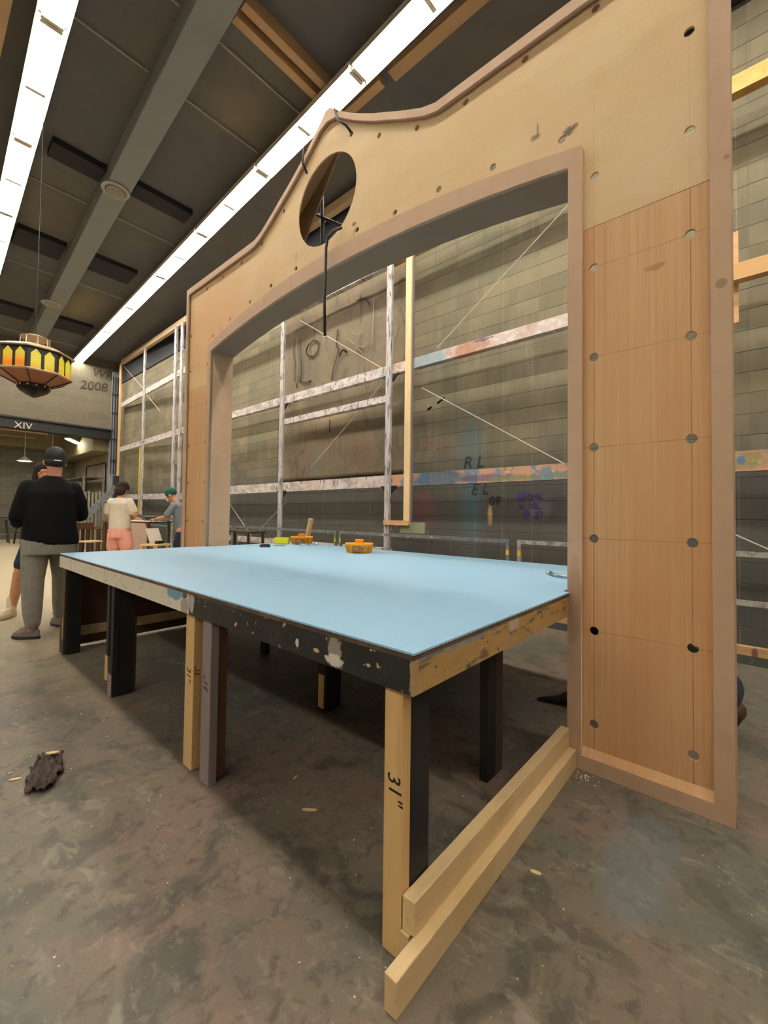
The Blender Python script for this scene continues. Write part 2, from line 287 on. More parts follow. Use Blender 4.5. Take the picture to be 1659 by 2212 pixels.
# ------------------------------------------------------------------ mesh helpers
class MB:
    def __init__(s): s.v = []; s.f = []
    def add(s, v, f):
        o = len(s.v); s.v += [Vector(p) for p in v]; s.f += [tuple(i + o for i in q) for q in f]; return s
    def box(s, x0, x1, y0, y1, z0, z1):
        v = [(x, y, z) for z in (z0, z1) for y in (y0, y1) for x in (x0, x1)]
        return s.add(v, [(0, 2, 3, 1), (4, 5, 7, 6), (0, 1, 5, 4), (2, 6, 7, 3), (0, 4, 6, 2), (1, 3, 7, 5)])
    def beam(s, a, b, w, h, up=(0, 0, 1), w2=None, h2=None):
        a = Vector(a); b = Vector(b); d = (b - a).normalized(); u = Vector(up)
        if abs(d.dot(u)) > .98: u = Vector((0, 1, 0)) if abs(d.y) < .9 else Vector((1, 0, 0))
        sd = d.cross(u).normalized(); u = sd.cross(d)
        v = []
        for p, ww, hh in ((a, w, h), (b, w2 or w, h2 or h)):
            for i, j in ((-1, -1), (1, -1), (1, 1), (-1, 1)): v.append(p + sd * (i * ww / 2) + u * (j * hh / 2))
        return s.add(v, [(3, 2, 1, 0), (4, 5, 6, 7), (0, 1, 5, 4), (1, 2, 6, 5), (2, 3, 7, 6), (3, 0, 4, 7)])
    def tube(s, pts, r, n=10):
        pts = [Vector(p) for p in pts]; rs = r if isinstance(r, (list, tuple)) else [r] * len(pts)
        v = []; f = []; prev = None
        for i, p in enumerate(pts):
            d = ((pts[min(i + 1, len(pts) - 1)] - pts[max(i - 1, 0)])).normalized()
            if prev is None:
                u = Vector((0, 0, 1)) if abs(d.z) < .9 else Vector((1, 0, 0)); u = (u - d * u.dot(d)).normalized()
            else: u = (prev - d * prev.dot(d)).normalized()
            prev = u; q = d.cross(u)
            for k in range(n): v.append(p + (u * cos(2 * pi * k / n) + q * sin(2 * pi * k / n)) * rs[i])
        for i in range(len(pts) - 1):
            for k in range(n): f.append((i * n + k, i * n + (k + 1) % n, (i + 1) * n + (k + 1) % n, (i + 1) * n + k))
        f.append(tuple(range(n - 1, -1, -1))); f.append(tuple((len(pts) - 1) * n + k for k in range(n)))
        return s.add(v, f)
    def lathe(s, prof, c=(0, 0, 0), n=24, rot=0, sx=1, sy=1):
        c = Vector(c); v = []; f = []
        for r, z in prof:
            for k in range(n): a = 2 * pi * k / n + rot; v.append(c + Vector((r * cos(a) * sx, r * sin(a) * sy, z)))
        for i in range(len(prof) - 1):
            for k in range(n): f.append((i * n + k, i * n + (k + 1) % n, (i + 1) * n + (k + 1) % n, (i + 1) * n + k))
        if prof[0][0] > 1e-4: f.append(tuple(range(n - 1, -1, -1)))
        if prof[-1][0] > 1e-4: f.append(tuple((len(prof) - 1) * n + k for k in range(n)))
        return s.add(v, f)
    def ball(s, c, r, n=14):
        rx, ry, rz = r if isinstance(r, (tuple, list)) else (r, r, r); c = Vector(c); v = []; f = []; k = n // 2
        for i in range(1, k):
            th = pi * i / k
            for j in range(n): v.append(c + Vector((rx * sin(th) * cos(2 * pi * j / n), ry * sin(th) * sin(2 * pi * j / n), rz * cos(th))))
        a = len(v); v.append(c + Vector((0, 0, rz))); v.append(c - Vector((0, 0, rz)))
        for i in range(k - 2):
            for j in range(n): f.append((i * n + j, (i + 1) * n + j, (i + 1) * n + (j + 1) % n, i * n + (j + 1) % n))
        for j in range(n): f.append((a, j, (j + 1) % n)); f.append((a + 1, (k - 2) * n + (j + 1) % n, (k - 2) * n + j))
        return s.add(v, f)
    def cap(s, a, b, r0, r1, n=14, ends=(1, 1)):
        s.tube([a, b], [r0, r1], n)
        if ends[0]: s.ball(a, r0, n)
        if ends[1]: s.ball(b, r1, n)
        return s
    def loft(s, rings, n=24):      # (cx, cy, z, rx, ry)
        v = []; f = []
        for cx, cy, z, rx, ry in rings:
            for k in range(n): v.append((cx + rx * cos(2 * pi * k / n), cy + ry * sin(2 * pi * k / n), z))
        for i in range(len(rings) - 1):
            for k in range(n): f.append((i * n + k, i * n + (k + 1) % n, (i + 1) * n + (k + 1) % n, (i + 1) * n + k))
        f.append(tuple(range(n - 1, -1, -1))); f.append(tuple((len(rings) - 1) * n + k for k in range(n)))
        return s.add(v, f)
    def prism(s, poly, ax, a, b):  # polygon in the two other axes, extruded along ax
        n = len(poly); v = []
        for t in (a, b):
            for p in poly:
                q = list(p); q.insert(ax, t); v.append(q)
        f = [tuple(range(n)), tuple(range(2 * n - 1, n - 1, -1))] + [(i, (i + 1) % n, n + (i + 1) % n, n + i) for i in range(n)]
        return s.add(v, f)
    def build(s, name, m, parent=None, smooth=False, bevel=0, mtx=None, world=True):
        me = bpy.data.meshes.new(name); inv = parent.matrix_basis.inverted() if (parent and world) else Matrix.Identity(4)
        if parent and world and parent.parent: inv = (parent.parent.matrix_basis @ parent.matrix_basis).inverted()
        if mtx: inv = inv @ mtx
        me.from_pydata([inv @ p for p in s.v], [], s.f); me.validate()
        bm = bmesh.new(); bm.from_mesh(me); bmesh.ops.recalc_face_normals(bm, faces=bm.faces)
        if bevel: bmesh.ops.bevel(bm, geom=list(bm.edges), offset=bevel, segments=1, affect='EDGES')
        bm.to_mesh(me); bm.free()
        if smooth:
            for p in me.polygons: p.use_smooth = True
        o = bpy.data.objects.new(name, me); me.materials.append(m if not isinstance(m, str) else M[m]); C.objects.link(o)
        if parent: o.parent = parent
        return o

def thing(name, label, cat, loc=(0, 0, 0), rz=0, group=None):
    o = bpy.data.objects.new(name, None); C.objects.link(o); o.empty_display_size = .1
    o.location = loc; o.rotation_euler = (0, 0, rz)
    o.matrix_basis = Matrix.Translation(loc) @ Matrix.Rotation(rz, 4, 'Z')
    return tag(o, label, cat, group)
def tag(o, label, cat, group=None):
    o['label'] = label; o['category'] = cat
    if group: o['group'] = group
    return o
def struct(name, mb, m, **k):
    o = mb.build(name, m, **k); o['kind'] = 'structure'; return o
def remesh(o, vox=.008, smooth_it=3):
    a = o.modifiers.new('r', 'REMESH'); a.mode = 'VOXEL'; a.voxel_size = vox; a.use_smooth_shade = True
    b = o.modifiers.new('s', 'SMOOTH'); b.iterations = smooth_it; b.factor = .5
    dg = bpy.context.evaluated_depsgraph_get(); me = bpy.data.meshes.new_from_object(o.evaluated_get(dg), depsgraph=dg)
    o.modifiers.clear(); old = o.data; mts = [x for x in old.materials]; o.data = me
    if not me.materials:
        for x in mts: me.materials.append(x)
    for p in me.polygons: p.use_smooth = True
    return o
def copy_tree(o, parent=None):
    c = o.copy(); C.objects.link(c)
    if parent: c.parent = parent
    for ch in list(o.children): copy_tree(ch, c)
    return c
def plate(name, m, loops, x, t, parent, ax=0):
    """flat plate in the plane ax = x (thickness t), outline + hole loops given in the other two axes"""
    cu = bpy.data.curves.new(name, 'CURVE'); cu.dimensions = '2D'; cu.fill_mode = 'BOTH'; cu.extrude = t / 2
    for lp in loops:
        sp = cu.splines.new('POLY'); sp.points.add(len(lp) - 1); sp.use_cyclic_u = True
        for i, (a, b) in enumerate(lp): sp.points[i].co = (a, b, 0, 1)
    tmp = bpy.data.objects.new('tmp', cu); C.objects.link(tmp)
    dg = bpy.context.evaluated_depsgraph_get(); me = bpy.data.meshes.new_from_object(tmp.evaluated_get(dg), depsgraph=dg)
    bpy.data.objects.remove(tmp); bpy.data.curves.remove(cu)
    o3 = [i for i in range(3) if i != ax]
    for v in me.vertices:
        a, b, c = v.co; q = [0, 0, 0]; q[o3[0]] = a; q[o3[1]] = b; q[ax] = x + t / 2 + c; v.co = q
    bm = bmesh.new(); bm.from_mesh(me); bmesh.ops.remove_doubles(bm, verts=bm.verts, dist=1e-5)
    bmesh.ops.recalc_face_normals(bm, faces=bm.faces); bm.to_mesh(me); bm.free()
    if parent:
        me.transform(parent.matrix_basis.inverted())
    me.materials.clear(); me.materials.append(M[m]); o = bpy.data.objects.new(name, me); C.objects.link(o)
    if parent: o.parent = parent
    return o
def text(name, body, m, size, org, xd, ud, parent=None, ext=.0006, shear=0):
    cu = bpy.data.curves.new(name, 'FONT'); cu.body = body; cu.size = size; cu.extrude = ext; cu.shear = shear
    cu.align_x = 'CENTER'; cu.align_y = 'CENTER'
    tmp = bpy.data.objects.new('tmp', cu); C.objects.link(tmp)
    dg = bpy.context.evaluated_depsgraph_get(); me = bpy.data.meshes.new_from_object(tmp.evaluated_get(dg), depsgraph=dg)
    bpy.data.objects.remove(tmp); bpy.data.curves.remove(cu)
    xd = Vector(xd).normalized(); ud = Vector(ud).normalized(); nd = xd.cross(ud); mm = Matrix.Identity(4)
    for i in range(3): mm[i][0], mm[i][1], mm[i][2] = xd[i], ud[i], nd[i]
    mm.translation = Vector(org)
    if parent: mm = (parent.matrix_basis.inverted() if not parent.parent else (parent.parent.matrix_basis @ parent.matrix_basis).inverted()) @ mm
    me.transform(mm); me.materials.clear(); me.materials.append(M[m]); o = bpy.data.objects.new(name, me); C.objects.link(o)
    if parent: o.parent = parent
    return o
def strokes(name, m, paths, x, wd, parent=None, ax=0, th=.003, smooth=2):
    mb = MB()
    for pth in paths:
        for _ in range(smooth):
            nw = [pth[0]]
            for (a, b), (c, d) in zip(pth, pth[1:]): nw += [(a * .75 + c * .25, b * .75 + d * .25), (a * .25 + c * .75, b * .25 + d * .75)]
            pth = nw + [pth[-1]]
        pts = []
        for a, b in pth:
            q = [a, b]; q.insert(ax, x); pts.append(Vector(q))
        for p, q in zip(pts, pts[1:]):
            d = (q - p).normalized() * wd * .3; nrm = [0, 0, 0]; nrm[ax] = 1
            mb.beam(p - d, q + d, wd, th, up=nrm)
    return mb.build(name, m, parent)

# ------------------------------------------------------------------ the room
ZC = 6.9
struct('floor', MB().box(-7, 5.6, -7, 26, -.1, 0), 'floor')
struct('ceiling', MB().box(-7, 5.6, -7, 18.6, ZC, ZC + .2), 'ceil')
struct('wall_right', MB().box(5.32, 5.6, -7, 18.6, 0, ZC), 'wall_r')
struct('wall_left', MB().box(-7.2, -7, -7, 26, 0, ZC), 'plain')
struct('wall_back', MB().box(-7, 5.6, -7.2, -7, 0, ZC), 'plain')
struct('wall_far', MB().box(-7, 5.6, 18.4, 18.6, 4.28, ZC), 'wall_f')
struct('trim_1', MB().box(-7, 5.18, 18.3, 18.62, 3.9, 4.28).box(-7, 5.18, 18.22, 18.3, 4.22, 4.28), 'black')
struct('trim_2', MB().box(5.14, 5.4, 18.28, 18.6, 0, 6.5), 'beam')
struct('wall_far_lower', MB().box(5.2, 5.6, 18.6, 18.8, 0, 4.3), 'wall_f')
struct('wall_beyond_right', MB().box(5.4, 5.6, 18.8, 26, 0, 5), 'wall_bay')
struct('wall_beyond_end', MB().box(-7, 5.6, 24.4, 24.6, 0, 5), 'wall_bayf')
struct('ceiling_beyond', MB().box(-7, 5.6, 18.6, 24.6, 4.6, 4.8), 'bayceil')
struct('trim_3', MB().box(4.7, 5.4, 18.8, 24.4, 3.5, 4.6).box(-7, 4.7, 23.6, 24.4, 3.9, 4.6), 'bayceil')
# long ceiling beam (slightly off the wall's direction) with its lighter underside
SL = .048
def ln(x, y, y0): return x + (y - y0) * SL
struct('trim_4', MB().add([(ln(2.07 + d, y, 4.4) - .17, y, z) for y in (-7, 18.4) for d, z in ((0, 6.6), (.34, 6.6), (.34, ZC), (0, ZC))],
       [(0, 1, 2, 3), (7, 6, 5, 4), (0, 4, 5, 1), (1, 5, 6, 2), (2, 6, 7, 3), (3, 7, 4, 0)]), 'beam')
for i, (x0, x1, y0, y1) in enumerate([(1.35, 2.05, 7.98, 8.36), (2.5, 3.45, 7.92, 8.28), (1.35, 2.15, 10.95, 11.7), (2.62, 3.5, 10.9, 11.6), (1.3, 2.3, 15.3, 16.2), (2.75, 3.7, 15.2, 16.1)]):
    struct('trim_%d' % (5 + i), MB().box(x0, x1, y0, y1, ZC - .1, ZC), 'darkbeam')
k = 11
for y, a in ((5.83, (1.14, 3.53)), (9.23, (1.26, 3.65)), (12.66, (1.4, 3.76)), (4.8, (1.5, 3.71)), (15.6, (1.5, 3.9)), (2.4, (1.0, 3.5)), (17.6, (1.5, 3.9))):
    bx = ln(2.07, y, 4.4)
    struct('trim_%d' % k, MB().box(a[0], bx - .2, y, y + .02, ZC - .03, ZC).box(bx + .2, a[1], y, y + .02, ZC - .03, ZC), 'conduit'); k += 1
for y in (4.16, 4.35):
    struct('trim_%d' % k, MB().box(2.3, 3.6, y - .05, y + .05, ZC - .16, ZC), 'tanbeam'); k += 1
struct('trim_%d' % k, MB().box(3.9, 4.06, -7, 3.45, ZC - .09, ZC).box(3.9, 4.02, 3.6, 4.3, ZC - .09, ZC), 'tanbeam'); k += 1
struct('trim_%d' % k, MB().box(.5, .62, -7, 18.3, ZC - .3, ZC), 'tanbeam'); k += 1
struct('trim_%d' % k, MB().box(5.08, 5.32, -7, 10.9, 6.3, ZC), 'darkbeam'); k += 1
struct('trim_%d' % k, MB().box(5.28, 5.32, 10.9, 17.9, 6.0, ZC), 'darkbeam'); k += 1  # thin dark strip standing in for the shade under the frame's top rail
for i, (X, Y) in enumerate(((2.213, 8.03), (2.403, 13.75))):
    t = thing('ceiling_vent', ['round louvred ceiling vent on the long beam, the nearer of the two', 'round louvred ceiling vent on the long beam, the farther, smaller-looking one'][i], 'vent', (X, Y, 6.6))
    MB().lathe([(.2, 0), (.21, -.02), (.19, -.04), (.15, -.03), (.15, 0)], (X, Y, 6.6), 28).build('outer_ring', 'conduit', t, True)
    for r in (.125, .085, .045): MB().lathe([(r, 0), (r + .012, -.035), (r - .015, -.04), (r - .02, 0)], (X, Y, 6.6), 24).build('louvre_ring', 'conduit', t, True)

# ------------------------------------------------------------------ fluorescent fixtures
def fixture(x, y0, label, group=None, L=2.19, name='strip_light'):
    yc = y0 + L / 2; t = thing(name, label, 'light fixture', (x, yc, 6.6), -math.atan(SL * .7), group)
    h = MB().box(-.13, .13, -L / 2, L / 2, .06, .11)
    for sg in (-1, 1): h.add([(sg * a_, y, z) for y in (-L / 2, L / 2) for a_, z in ((.13, .07), (.15, .0), (.146, .0), (.126, .07))], [(0, 1, 2, 3), (7, 6, 5, 4), (0, 4, 5, 1), (1, 5, 6, 2), (2, 6, 7, 3), (3, 7, 4, 0)])
    h.build('housing', 'fix', t, world=False)
    for sy in (-1, 1):
        MB().box(-.012, .012, sy * (L / 2 - .03) - .01, sy * (L / 2 - .03) + .01, .11, .3).build('hanger', 'metal', t, world=False)
        MB().box(-.1, .1, sy * (L / 2 - .02) - .02, sy * (L / 2 - .02) + .02, -.005, .06).build('end_socket', 'fix', t, world=False)
    for a, b in ((-L / 2 + .05, -.04), (.04, L / 2 - .05)):
        for sx in (-.07, .07): MB().tube([(sx, a, .025), (sx, b, .025)], .028, 8).build('tube', 'tube', t, world=False)
    MB().box(-.1, .1, -.025, .025, .0, .06).build('centre_socket', 'fix', t, world=False)
    return t
ordn = ['first', 'second', 'third', 'fourth', 'fifth', 'sixth', 'seventh', 'eighth']
ys = [1.44 + 2.205 * i for i in range(-4, 8)]
proto = None
for row, X0 in (('R', 3.50), ('L', .82), ('B', -5.3)):
    vis = [y for y in ys if (row == 'R' and y > 1.3) or (row == 'L' and 5 < y < 11)]
    for y in ys:
        sl = .033
        if row in 'AB' and y > 12: continue
        x = X0 + (y + 1.1 - 2) * sl
        if row == 'R' and y in vis:
            j = len(vis) - 1 - vis.index(y); lb = 'lit fluorescent fixture in the long row above the arch, %s from far end' % ordn[j]; g = None
        elif row == 'L' and y in vis:
            j = vis.index(y); lb = 'lit fluorescent fixture in the top left row, %s from the top picture edge' % ordn[j]; g = None
        else: lb = 'lit fluorescent ceiling fixture in a row running on outside the picture'; g = 'ceiling fixtures outside the picture'
        if proto is None: proto = fixture(x, y, lb, g)
        else:
            c = copy_tree(proto); c.location = (x, y + 1.095, 6.6); c['label'] = lb
            if g: c['group'] = g
            elif 'group' in c: del c['group']

# ------------------------------------------------------------------ the portal
PX = 2.145; RC = .03; PP = PX + RC; BK = 2.41
gable = [(3.57, 3.80), (3.46, 3.835), (3.365, 3.885), (3.27, 3.935), (3.158, 4.0), (3.04, 4.065), (2.929, 4.135), (2.83, 4.20), (2.728, 4.275), (2.62, 4.36), (2.56, 4.42)]
gR = [(2.541 * 2 - a - .02, b) for a, b in reversed(gable)]
archz = lambda y: 3.115 - .0509 * (y - 2.541) ** 2
archo = lambda y: 3.25 - .0635 * (y - 2.541) ** 2
ay = [.684 + (4.40 - .684) * i / 28 for i in range(29)]
outer = [(5.02, 0), (5.02, 3.81)] + gable + gR + [(.058, 3.785), (.058, 0), (.684, 0)] + [(y, archz(y)) for y in ay] + [(4.40, 0)]
ay2 = [.62 + (4.465 - .62) * i / 28 for i in range(29)]
dn = .062
inner = [(4.97, .065), (4.97, 3.745)] + [(a + .012, b - dn) for a, b in gable[:-1]] + [(2.541, 4.325)] + [(a - .012, b - dn) for a, b in gR[1:]] + [(.124, 3.722), (.124, .065), (.62, .065)] + [(y, archo(y)) for y in ay2] + [(4.465, .065)]
portal = thing('scenic_portal', 'tall tan plywood archway with pointed gable and round hole, standing over the blue table', 'stage flat', (PX, 2.54, 0))
plate('face_trim', 'mdf', [outer, inner], PX, .03, portal)
def circ(y, z, r, n=18): return [(y + r * cos(2 * pi * i / n), z + r * sin(2 * pi * i / n)) for i in range(n)]
hs = .991
def zz(z): return 1.19 + (z - 1.19) * hs
top_h = [(2.306, 4.131), (2.015, 3.946), (1.672, 3.793), (1.302, 3.73), (.93, 3.73), (.569, 3.73), (3.173, 3.937), (3.517, 3.78), (3.883, 3.739), (4.258, 3.74), (4.611, 3.722)]
low_h = [(1.857, 3.291), (1.492, 3.27), (1.118, 3.21), (.73, 3.145), (2.977, 3.323), (2.229, 3.335), (3.354, 3.305), (3.709, 3.265), (4.089, 3.21), (4.454, 3.13)]
hh = [circ(y * hs, zz(z) - .012, .02) for y, z in top_h] + [circ(y * hs, zz(z), .02) for y, z in low_h]
hh += [circ(.568, 2.853, .02), circ(.192, 2.853, .02), circ(.192, 3.29, .02)]
JZ = 2.604
oc = [(2.575 + .352 * cos(2 * pi * i / 56), 3.718 + .352 * sin(2 * pi * i / 56)) for i in range(56)]
g = .003
big = .02
head = [(5.0, JZ), (5.0, 3.77)] + [(a, b - .03) for a, b in gable[:-1]] + [(2.541, 4.38)] + [(a, b - .03) for a, b in gR[1:]] + [(.08, 3.76), (.08, JZ), (.66, JZ)] + [(y, archz(y) + .02) for y in ay] + [(4.43, JZ)]
plate('header_panel', 'ply', [head, oc] + hh + [circ(4.945, z, .02) for z in (3.25, 2.83)] + [circ(4.53, 2.83, .02)], PP, .012, portal)
pz = [.653 - .437 + .437 * i for i in range(6)]
for nm, ya, yb, h1, h2 in (('right', .08, .66, .192, .572), ('left', 4.43, 5.0, 4.53, 4.94)):
    plate('pier_panel', 'lauan', [[(ya, .03), (yb, .03), (yb, JZ - g), (ya, JZ - g)]] + [circ(h1, z, .0205) for z in pz] + [circ(h2, z, .0205) for z in pz], PP, .012, portal)
for a, b in ((.124, .62), (4.465, 4.97)):
    MB().add([(PX + .004, a, .05), (PX + .004, b, .05), (PP, b, .05), (PP, a, .05), (PX + .004, a, .066), (PX + .004, b, .066), (PP, a, .1), (PP, b, .1)],
             [(0, 1, 2, 3), (0, 4, 5, 1), (4, 6, 7, 5), (2, 7, 6, 3), (0, 3, 6, 4), (1, 5, 7, 2)]).build('base_rail', 'lauan', portal)
# boards that give the portal its depth: jambs, soffit, outer sides, top edge
MB().box(PX + .03, BK, .66, .684, 0, archz(.684) + .01).build('jamb', 'mdf', portal)
MB().box(PX + .03, BK, 4.40, 4.425, 0, archz(4.4) + .01).build('jamb', 'mdf', portal)
def ribbon(pts, x0, x1, th):
    mb = MB(); n = len(pts); up = [(y, z + th) for y, z in pts]
    v = [(x, y, z) for x in (x0, x1) for y, z in pts + up]
    f = []
    for i in range(n - 1):
        f += [(i, i + 1, 2 * n + i + 1, 2 * n + i), (n + i, 3 * n + i, 3 * n + i + 1, n + i + 1), (i, n + i, n + i + 1, i + 1), (2 * n + i, 2 * n + i + 1, 3 * n + i + 1, 3 * n + i)]
    f += [(0, 2 * n, 3 * n, n), (n - 1, 2 * n - 1, 4 * n - 1, 3 * n - 1)]
    return mb.add(v, f)
ribbon([(y, archz(y)) for y in ay], PX + .03, BK, .015).build('soffit', 'soffit', portal)
MB().box(PX + .03, BK, 5.0, 5.02, 0, 3.8).build('side_board', 'mdf', portal)
MB().box(PX + .03, BK, .058, .08, 0, 3.78).build('side_board', 'mdf', portal)
ribbon([(5.02, 3.79), (3.57, 3.785)] + [(a, b - .018) for a, b in gable] , PX + .03, BK, .015).build('top_board', 'mdf', portal)
ribbon([(a, b - .018) for a, b in gR] + [(.058, 3.768)], PX + .03, BK, .015).build('top_board', 'mdf', portal)
MB().box(2.33, BK, .08, .66, .0, .09).build('back_rail', 'pine', portal); MB().box(2.33, BK, 4.425, 5.0, 0, .09).build('back_rail', 'pine', portal)
for y in (.36, 4.72): MB().box(2.19, 2.23, y - .045, y + .045, .0, 3.7).build('back_stile', 'pine', portal)
MB().prism([(2.62, 4.32), (3.25, 3.98), (3.32, 3.5), (3.04, 3.76)], 0, 2.37, 2.385).build('back_gusset', 'soffit', portal)
# steel hanging frame behind the round hole, cables over the gable
hf = thing('rigging_bars', 'black steel hanging bars behind the round hole of the archway', 'rigging', (2.45, 2.8, 3.3))
MB().tube([(2.43, 2.93, 4.3), (2.43, 2.89, 3.2)], .018, 8).build('upright_bar', 'black', hf, True)
MB().tube([(2.43, 3.25, 4.12), (2.43, 2.3, 3.42)], .014, 8).build('diagonal_bar', 'black', hf, True)
MB().tube([(2.43, 3.3, 4.42), (2.43, 2.95, 4.1)], .012, 8).build('diagonal_bar', 'black', hf, True)
hk = thing('hooked_cord', 'dark cord hooked over the lower edge of the round hole, hanging below the arch', 'cord', (2.1, 2.5, 3.36))
MB().tube([(2.16, 2.36, 3.39), (2.125, 2.385, 3.365), (2.11, 2.40, 3.35), (2.10, 2.45, 3.32), (2.10, 2.468, 3.25), (2.10, 2.47, 3.1), (2.10, 2.478, 2.85), (2.10, 2.465, 2.56)], .011, 10).build('cord', 'cord', hk, True)
MB().ball((2.10, 2.464, 2.545), .013).build('tip', 'chrome', hk, True)
for lb, pts in (('short black cable running from the right hole beside the gable peak', [(2.18, 2.29, 4.11), (2.13, 2.30, 4.14), (2.12, 2.38, 4.22), (2.12, 2.42, 4.33), (2.30, 2.44, 4.36)]),
                ('short black cable over the left slope of the gable peak', [(2.16, 2.80, 4.05), (2.12, 2.81, 4.12), (2.12, 2.80, 4.24), (2.3, 2.78, 4.27)])):
    MB().tube(pts, .009, 8).build('lifting_cable', 'cord', portal, True)['label'] = lb

# ------------------------------------------------------------------ the table
TZ = .83
tb = thing('platform_table', 'big light blue topped platform table on mismatched wooden legs in front of the archway', 'table', (.887, .667, 0))
MB().prism([(.887, .667), (2.13, .667), (2.13, .70), (3.27, .70), (3.27, 4.385), (2.13, 4.385), (2.13, 4.42), (.887, 4.42)], 2, TZ - .006, TZ).build('tabletop', 'blue', tb)
MB().prism([(.891, .671), (2.128, .671), (2.128, .702), (3.266, .702), (3.266, 4.383), (2.128, 4.383), (2.128, 4.416), (.891, 4.416)], 2, TZ - .03, TZ - .006).build('deck', 'edge', tb)
A0 = TZ - .113; A1 = TZ - .022
a1 = MB().box(.889, .912, .669, 1.975, A0, A1).build('apron', 'apb', tb); a1['label'] = 'black painted apron with chipped spots'
a2 = MB().box(.889, .912, 1.975, 4.418, A0, A1).build('apron', 'apw', tb); a2['label'] = 'worn white painted apron'
a3 = MB().box(.912, 2.12, .669, .69, A0, A1).build('apron', 'apt', tb); a3['label'] = 'scuffed tan apron'
MB().box(.912, 2.12, 4.395, 4.418, A0, A1).build('apron', 'apt', tb)
MB().box(3.24, 3.265, .72, 4.37, A0, A1).build('apron', 'apt', tb)
for y in (1.28, 1.9, 1.99, 2.6, 3.2, 3.8): MB().box(.92, 3.23, y, y + .038, A0 + .005, TZ - .03).build('joist', 'darkwood', tb)
def leg(parts, label, txt=()):
    L = MB().box(*parts[0][1]).build('leg', parts[0][0], tb, bevel=.002)
    if label: L['label'] = label
    for mt, bx, nm in parts[1:]: MB().box(*bx).build(nm, mt, L)
    for body, size, org, xd, ud in txt: text('lettering', body, 'ink', size, org, xd, ud, L, shear=.15)
    return L
leg([('pine', (.905, .943, .715, .780, 0, TZ - .03)), ('blackpaint', (.943, 1.03, .715, .753, .08, TZ - .03), 'black_post'), ('pine', (.95, 1.03, .725, .75, 0, .08), 'foot_block')],
    'pale pine corner leg marked 31" with a black post behind', [('31"', .062, (.9045, .742, .445), (0, -.12, -1), (0, -1, .12))])
leg([('pine', (.908, .946, 1.955, 2.04, 0, TZ - .03)), ], 'pale pine leg marked 31"', [('31"', .05, (.9075, 2.0, .43), (0, 0, -1), (0, -1, 0)), ('31"', .035, (.927, 1.9545, .45), (0, 0, 1), (-1, 0, 0))])
MB().box(.946, .99, 1.955, 1.99, 0, TZ - .03).build('post', 'pine', tb)
leg([('greyleg', (.905, .943, 1.785, 1.865, 0, TZ - .03)), ('darkwood', (.943, .985, 1.79, 1.862, 0.02, TZ - .03), 'backing_post')], 'purplish grey leg marked 31"', [('31"', .05, (.9045, 1.825, .43), (0, 0, 1), (0, 1, 0))])
leg([('blackpaint', (.912, .95, 3.09, 3.17, .0, TZ - .03)), ('blackpaint', (.95, 1.03, 3.085, 3.12, .0, TZ - .03), 'post'), ('blackpaint', (.905, .912, 3.15, 3.2, .25, TZ - .03), 'batten'), ('pinkgrey', (.9105, .912, 3.1, 3.165, 0, .14), 'bare_patch'), ('pine', (.904, .911, 3.17, 3.21, .09, .25), 'pine_block'), ('brownblack', (1.03, 1.05, 3.09, 3.12, 0, .5), 'back_strip')], 'blackish green leg under the white apron')
leg([('brownblack', (.905, .925, 4.29, 4.415, .0, TZ - .03)), ('blackpaint', (.925, 1.02, 4.27, 4.33, .0, TZ - .03), 'black_post'), ('pine', (.9035, .905, 4.32, 4.335, .12, .3), 'pine_strip')], 'dark brown corner leg')
leg([('blackpaint', (1.70, 1.74, 1.93, 2.01, 0, TZ - .03)), ('blackpaint', (1.74, 1.82, 1.93, 1.97, 0, TZ - .03), 'post'), ('pine', (1.698, 1.70, 1.95, 2.0, .02, .22), 'bare_patch')], None)
leg([('blackpaint', (1.75, 1.83, .90, .94, 0, TZ - .03)), ('brownblack', (1.83, 1.90, .90, .95, 0, TZ - .03), 'brown_post')], None)
for x, y in ((2.6, 2.0), (3.15, .8), (3.15, 1.98), (3.15, 3.1), (3.15, 4.28), (2.05, 3.1), (2.0, 4.28)):
    leg([('blackpaint', (x, x + .04, y, y + .08, 0, TZ - .03)), ], None)
# planks against the near end
tag(MB().box(.797, 2.14, .640, .678, 0, .089).build('plank', 'pineX', None, bevel=.002), 'lower bare pine plank of the pair, on edge on the floor by the near leg', 'plank')
tag(MB().box(.908, 2.14, .672, .712, .0895, .178).build('plank', 'pineX', None, bevel=.002), 'bare pine plank on edge stacked on and behind the lower plank by the near leg', 'plank')
tag(MB().box(.9, 2.14, .685, .712, .001, .0885).build('wood_block', 'pineX', None), 'pine packing piece behind the lower plank and under the upper one', 'plank')
ep = thing('plywood_panel', 'dark brown plywood panel with pale bottom rail, standing under the table far end', 'panel', (1.0, 4.46, 0))
MB().box(1.03, 2.12, 4.46, 4.475, .02, .70).build('sheet', 'darkwood', ep); MB().box(1.03, 2.12, 4.445, 4.46, .1, .18).build('bottom_rail', 'pineX', ep)
tag(MB().tube([(1.04, 4.43, .003), (1.5, 4.41, .004), (2.05, 4.39, .003)], .003, 6).build('string', 'wire', None), 'thin pale string lying on the floor at the far end of the blue table', 'string')

